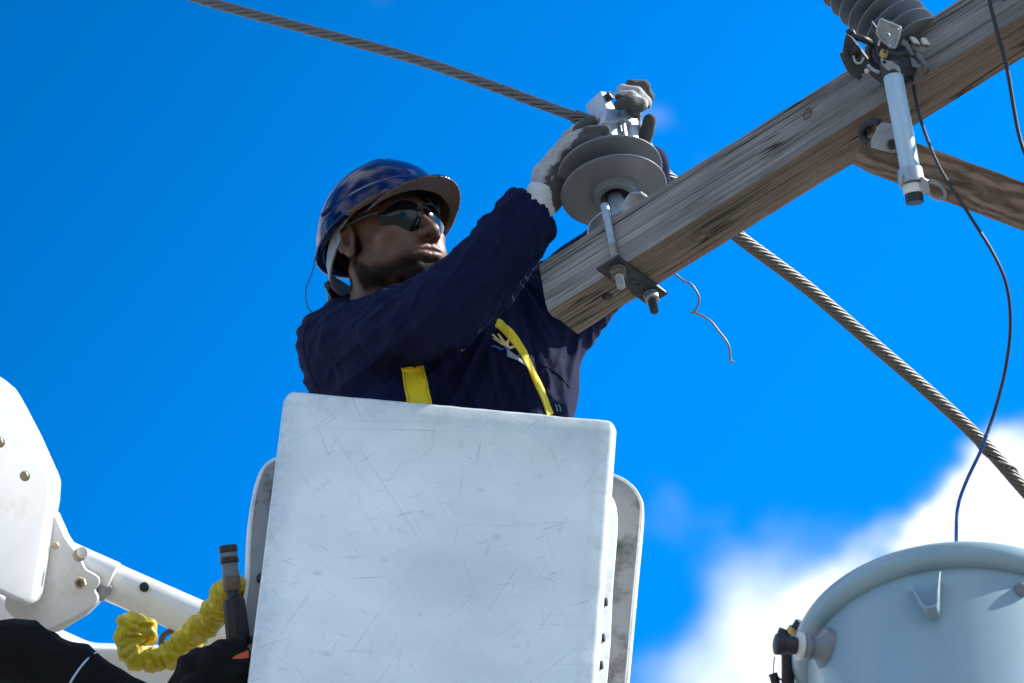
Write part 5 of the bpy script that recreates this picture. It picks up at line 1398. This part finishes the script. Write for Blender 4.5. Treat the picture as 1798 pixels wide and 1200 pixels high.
# right hand: comes in from the left, fingers over the upper skirt towards the clamp
g1 = glove('right_glove',
    [([a(984, 262, .125), a(1000, 240, .105), a(1020, 224, .090), a(1043, 212, .080)], [.0130, .0125, .0118, .0105]),
     ([a(984, 268, .115), a(1006, 244, .080), a(1034, 233, .066), a(1062, 229, .060)], [.0135, .0125, .0118, .0108]),
     ([a(978, 280, .115), a(996, 260, .085), a(1022, 247, .060), a(1047, 243, .055)], [.0135, .0128, .0120, .0105]),
     ([a(970, 300, .115), a(988, 278, .100), a(1010, 268, .090), a(1030, 264, .090)], [.0130, .0120, .0110, .010]),
     ([a(962, 318, .130), a(990, 290, .165), a(1014, 262, .175), a(1034, 236, .165)], [.0160, .0150, .013, .0115])],
    [([a(948, 358, .104), a(967, 312, .118), a(980, 284, .120)], [.027, .026, .018]),
     ([a(968, 352, .105), a(973, 322, .108), a(980, 298, .112)], [.022, .020, .014]),
     ([a(944, 346, .120), a(955, 306, .130), a(974, 270, .130)], [.015, .018, .012])],
    (.85, -.30, -.40), None)
cuff = spline([a(930, 384, .088), a(941, 368, .098), a(950, 350, .106), a(957, 336, .112)], 14)
nC_ = len(cuff)
meshobj('knit_cuff', tube(cuff, [(.0355 - .004 * i / nC_) + .0004 * math.sin(i * 1.6) for i in range(nC_)], 40), M_['cuff'], g1)
# left hand: fist over the clamp, thumb standing below it
g2 = glove('left_glove',
    [([a(1118, 178, 0.210), a(1136, 170, 0.195), a(1130, 153, 0.180), a(1108, 149, 0.175)], [.0135, .0130, .0120, .0100]),
     ([a(1120, 186, 0.195), a(1133, 180, 0.170), a(1118, 163, 0.155), a(1092, 158, 0.155)], [.0130, .0118, .0115, .0105]),
     ([a(1116, 190, 0.185), a(1126, 184, 0.155), a(1108, 170, 0.140), a(1088, 168, 0.143)], [.0125, .0112, .0110, .010]),
     ([a(1112, 190, 0.175), a(1122, 184, 0.135), a(1106, 180, 0.120), a(1088, 184, 0.125)], [.0125, .0120, .0120, .0110]),
     ([a(1126, 268, 0.240), a(1130, 250, 0.215), a(1136, 230, 0.200), a(1141, 211, 0.190)], [.0155, .0140, .0130, .0118])],
    [([a(1138, 290, 0.270), a(1124, 262, 0.250), a(1108, 226, 0.230), a(1106, 196, 0.210)], [.024, .022, .016, .014]),
     ([a(1112, 215, 0.225), a(1114, 188, 0.200)], [.010, .012])],
    (-.3, -.30, -.85), [1.0, -.55, -.25, 1.1, 1.0])
cuff = spline([a(1132, 318, 0.290), a(1135, 302, 0.280), a(1134, 280, 0.268)], 14)
nC_ = len(cuff)
meshobj('knit_cuff', tube(cuff, [.030 + .0009 * math.sin(i * 1.6) for i in range(nC_)], 36), M_['cuff'], g2)
# little printed marks on the back of the right glove
gb = BVHTree.FromPolygons([v_.co.copy() for v_ in g1.data.vertices], [list(p.vertices) for p in g1.data.polygons])
def on_g(px, py):
    d = (MCi.to_3x3() @ raydir(px, py)); loc, nor, i, di = gb.ray_cast(oC, d)
    if loc is None: return None
    return loc - d * .0012
for ln in ([(963, 259), (966, 263), (965, 268)], [(957, 264), (961, 267), (959, 270)], [(954, 270), (958, 273)], [(951, 278), (955, 281), (952, 285)]):
    P = [on_g(*p) for p in ln]
    if all(p is not None for p in P): meshobj('printed_mark', tube(np.array([list(p) for p in P]), .0009, 6), M_['print'], g1)

# things on the shirt ------------------------------------------------------------------
def ribbon(name, cl, ws, m, par, th=.003, start=.1, off=.0015, n=10):
    C = spline([(x, y, 0) for x, y in cl], n)[:, :2]; w = np.interp(np.linspace(0, 1, len(C)), np.linspace(0, 1, len(ws)), ws)
    v = []; f = []; Tn = np.gradient(C, axis=0); Tn /= np.linalg.norm(Tn, axis=1)[:, None]; K = 5
    rows = []
    for i, (c, t) in enumerate(zip(C, Tn)):
        nn = np.array([-t[1], t[0]]); row = []
        for k in range(K):
            q = c + nn * w[i] * (k / (K - 1) - .5); p, nr = on_shirt(q[0], q[1], start, off); row.append((p, nr))
        rows.append(row)
    G = np.array([[list(p) for p, _ in r] for r in rows])
    for i in range(len(G) - 3, -1, -1):              # where the sleeve covers the strap, carry it on underneath
        step = G[i + 1] - G[i + 2]; pred = G[i + 1] + step
        jump = np.abs((G[i] - pred)[:, 1]) > .016
        if jump.any():
            for k in range(i, -1, -1): G[k] = G[k + 1] + step * .9 + np.array([0, .010, 0])
            break
    for _ in range(3): G[1:-1] = .5 * G[1:-1] + .25 * (G[:-2] + G[2:])
    for r, row in zip(G, rows):
        nr = sum((x[1] for x in row), Vector()).normalized()
        for p in r: v.append(Vector(p))
        for p in r: v.append(Vector(p) + nr * th)
    for i in range(len(rows) - 1):
        b = i * 2 * K; b2 = b + 2 * K
        for k in range(K - 1):
            f.append([b + k, b + k + 1, b2 + k + 1, b2 + k]); f.append([b + K + k, b2 + K + k, b2 + K + k + 1, b + K + k + 1])
        f.append([b, b2, b2 + K, b + K]); f.append([b + K - 1, b + 2 * K - 1, b2 + 2 * K - 1, b2 + K - 1])
    bm = fix((v, f)); return meshobj(name, bm_out(bm), M_[m], par, auto=40)
har = ribbon('harness_strap', [(722, 618), (724, 640), (728, 668), (733, 694), (737, 722)], [36, 38, 41, 42, 43], 'yellow', per, .0035, start=-.3)
for dx0, dx1 in ((-17, -18), (15, 18)):
    for k in range(17):
        t = k / 16; x = 726 + 9 * t + (dx0 + (dx1 - dx0) * t); y = 650 + 60 * t
        p, nr = on_shirt(x, y, .1, .0062); p2, _ = on_shirt(x + .4, y + 2.2, .1, .0062)
        meshobj('stitch', tube(np.array([list(p), list(p2)]), .0006, 5), M_['thread'], har)
har2 = ribbon('harness_strap', [(838, 548), (856, 562), (880, 574), (902, 598), (918, 622), (931, 650), (944, 678), (955, 704), (964, 730)], [11, 12, 15, 14, 12, 9, 10, 11, 11], 'yellow', per, .0035, start=-.3)
def decal(name, poly, m, par, off=.0036, th=.0008):
    pts = [on_shirt(x, y, .1, off) for x, y in poly]; nr = sum((q[1] for q in pts), Vector()).normalized()
    return meshobj(name, prism([p for p, _ in pts], nr * th, 0), M_[m], par, smooth=False)
logo = meshobj('chest_emblem', tube(np.array([list(on_shirt(889, 612, .1, .002)[0]), list(on_shirt(893, 615, .1, .002)[0])]), .0015, 6), M_['emb_b'], per)
def z1(x, y): return (840 + x / 6.667, 550 + y / 6.667)
for tri in ([(150, 265), (172, 263), (300, 375), (285, 392)], [(160, 305), (178, 306), (292, 388), (278, 394)], [(212, 258), (228, 256), (318, 360), (296, 376)], [(345, 312), (356, 330), (352, 392), (300, 380)], [(430, 390), (424, 410), (378, 432), (350, 402), (392, 400)], [(290, 350), (330, 350), (356, 388), (374, 432), (308, 392)]):
    decal('sun_ray', [z1(*p) for p in tri], 'emb_y', logo)
decal('tower', [z1(*p) for p in [(305, 395), (335, 400), (375, 440), (350, 462), (322, 452)]], 'emb_b', logo, .0042)
decal('tower', [z1(*p) for p in [(340, 440), (372, 450), (470, 540), (586, 655), (575, 660), (460, 568), (345, 518)]], 'emb_s', logo, .0046)
for ln in ([(148, 396), (165, 408), (182, 400), (200, 412)], [(196, 398), (212, 418), (232, 410), (240, 432)], [(238, 420), (256, 440), (274, 428), (300, 436)], [(455, 522), (470, 505), (486, 512), (498, 490)], [(500, 500), (514, 480), (530, 492), (528, 515)]):
    P = [list(on_shirt(*z1(*p), .1, .004)[0]) for p in ln]
    meshobj('embroidered_letter', tube(spline(P, 4), .0011, 6), M_['emb_b'], logo)
def seam(name, cl, r=.0009, m='seam', off=.0006, start=.1):
    P = [list(on_shirt(x, y, start, off)[0]) for x, y in spline([(x, y, 0) for x, y in cl], 8)[:, :2]]
    return meshobj(name, tube(np.array(P), r, 6), M_[m], per)
seam('pocket_seam', [(880, 636), (905, 648), (928, 664)]); seam('pocket_seam', [(826, 630), (838, 632), (850, 630)])
seam('shirt_seam', [(950, 640), (970, 650), (985, 662), (1000, 682)])
seam('collar_tab', [(810, 605), (813, 618), (821, 634)], .0016)
for q in ([(808, 610), (812, 613)], [(810, 615), (815, 614)]): seam('button_mark', q, .0012, 'glove')
for px in (975, 981):
    seam('harness_buckle', [(px - 3, 712), (px, 716), (px + 1, 724)], .0012, 'galv', .003)
# shoulder seam on the sleeve
seam('sleeve_seam', [(545, 560), (533, 590), (536, 630), (552, 672), (560, 690)], .0011, start=-.2)
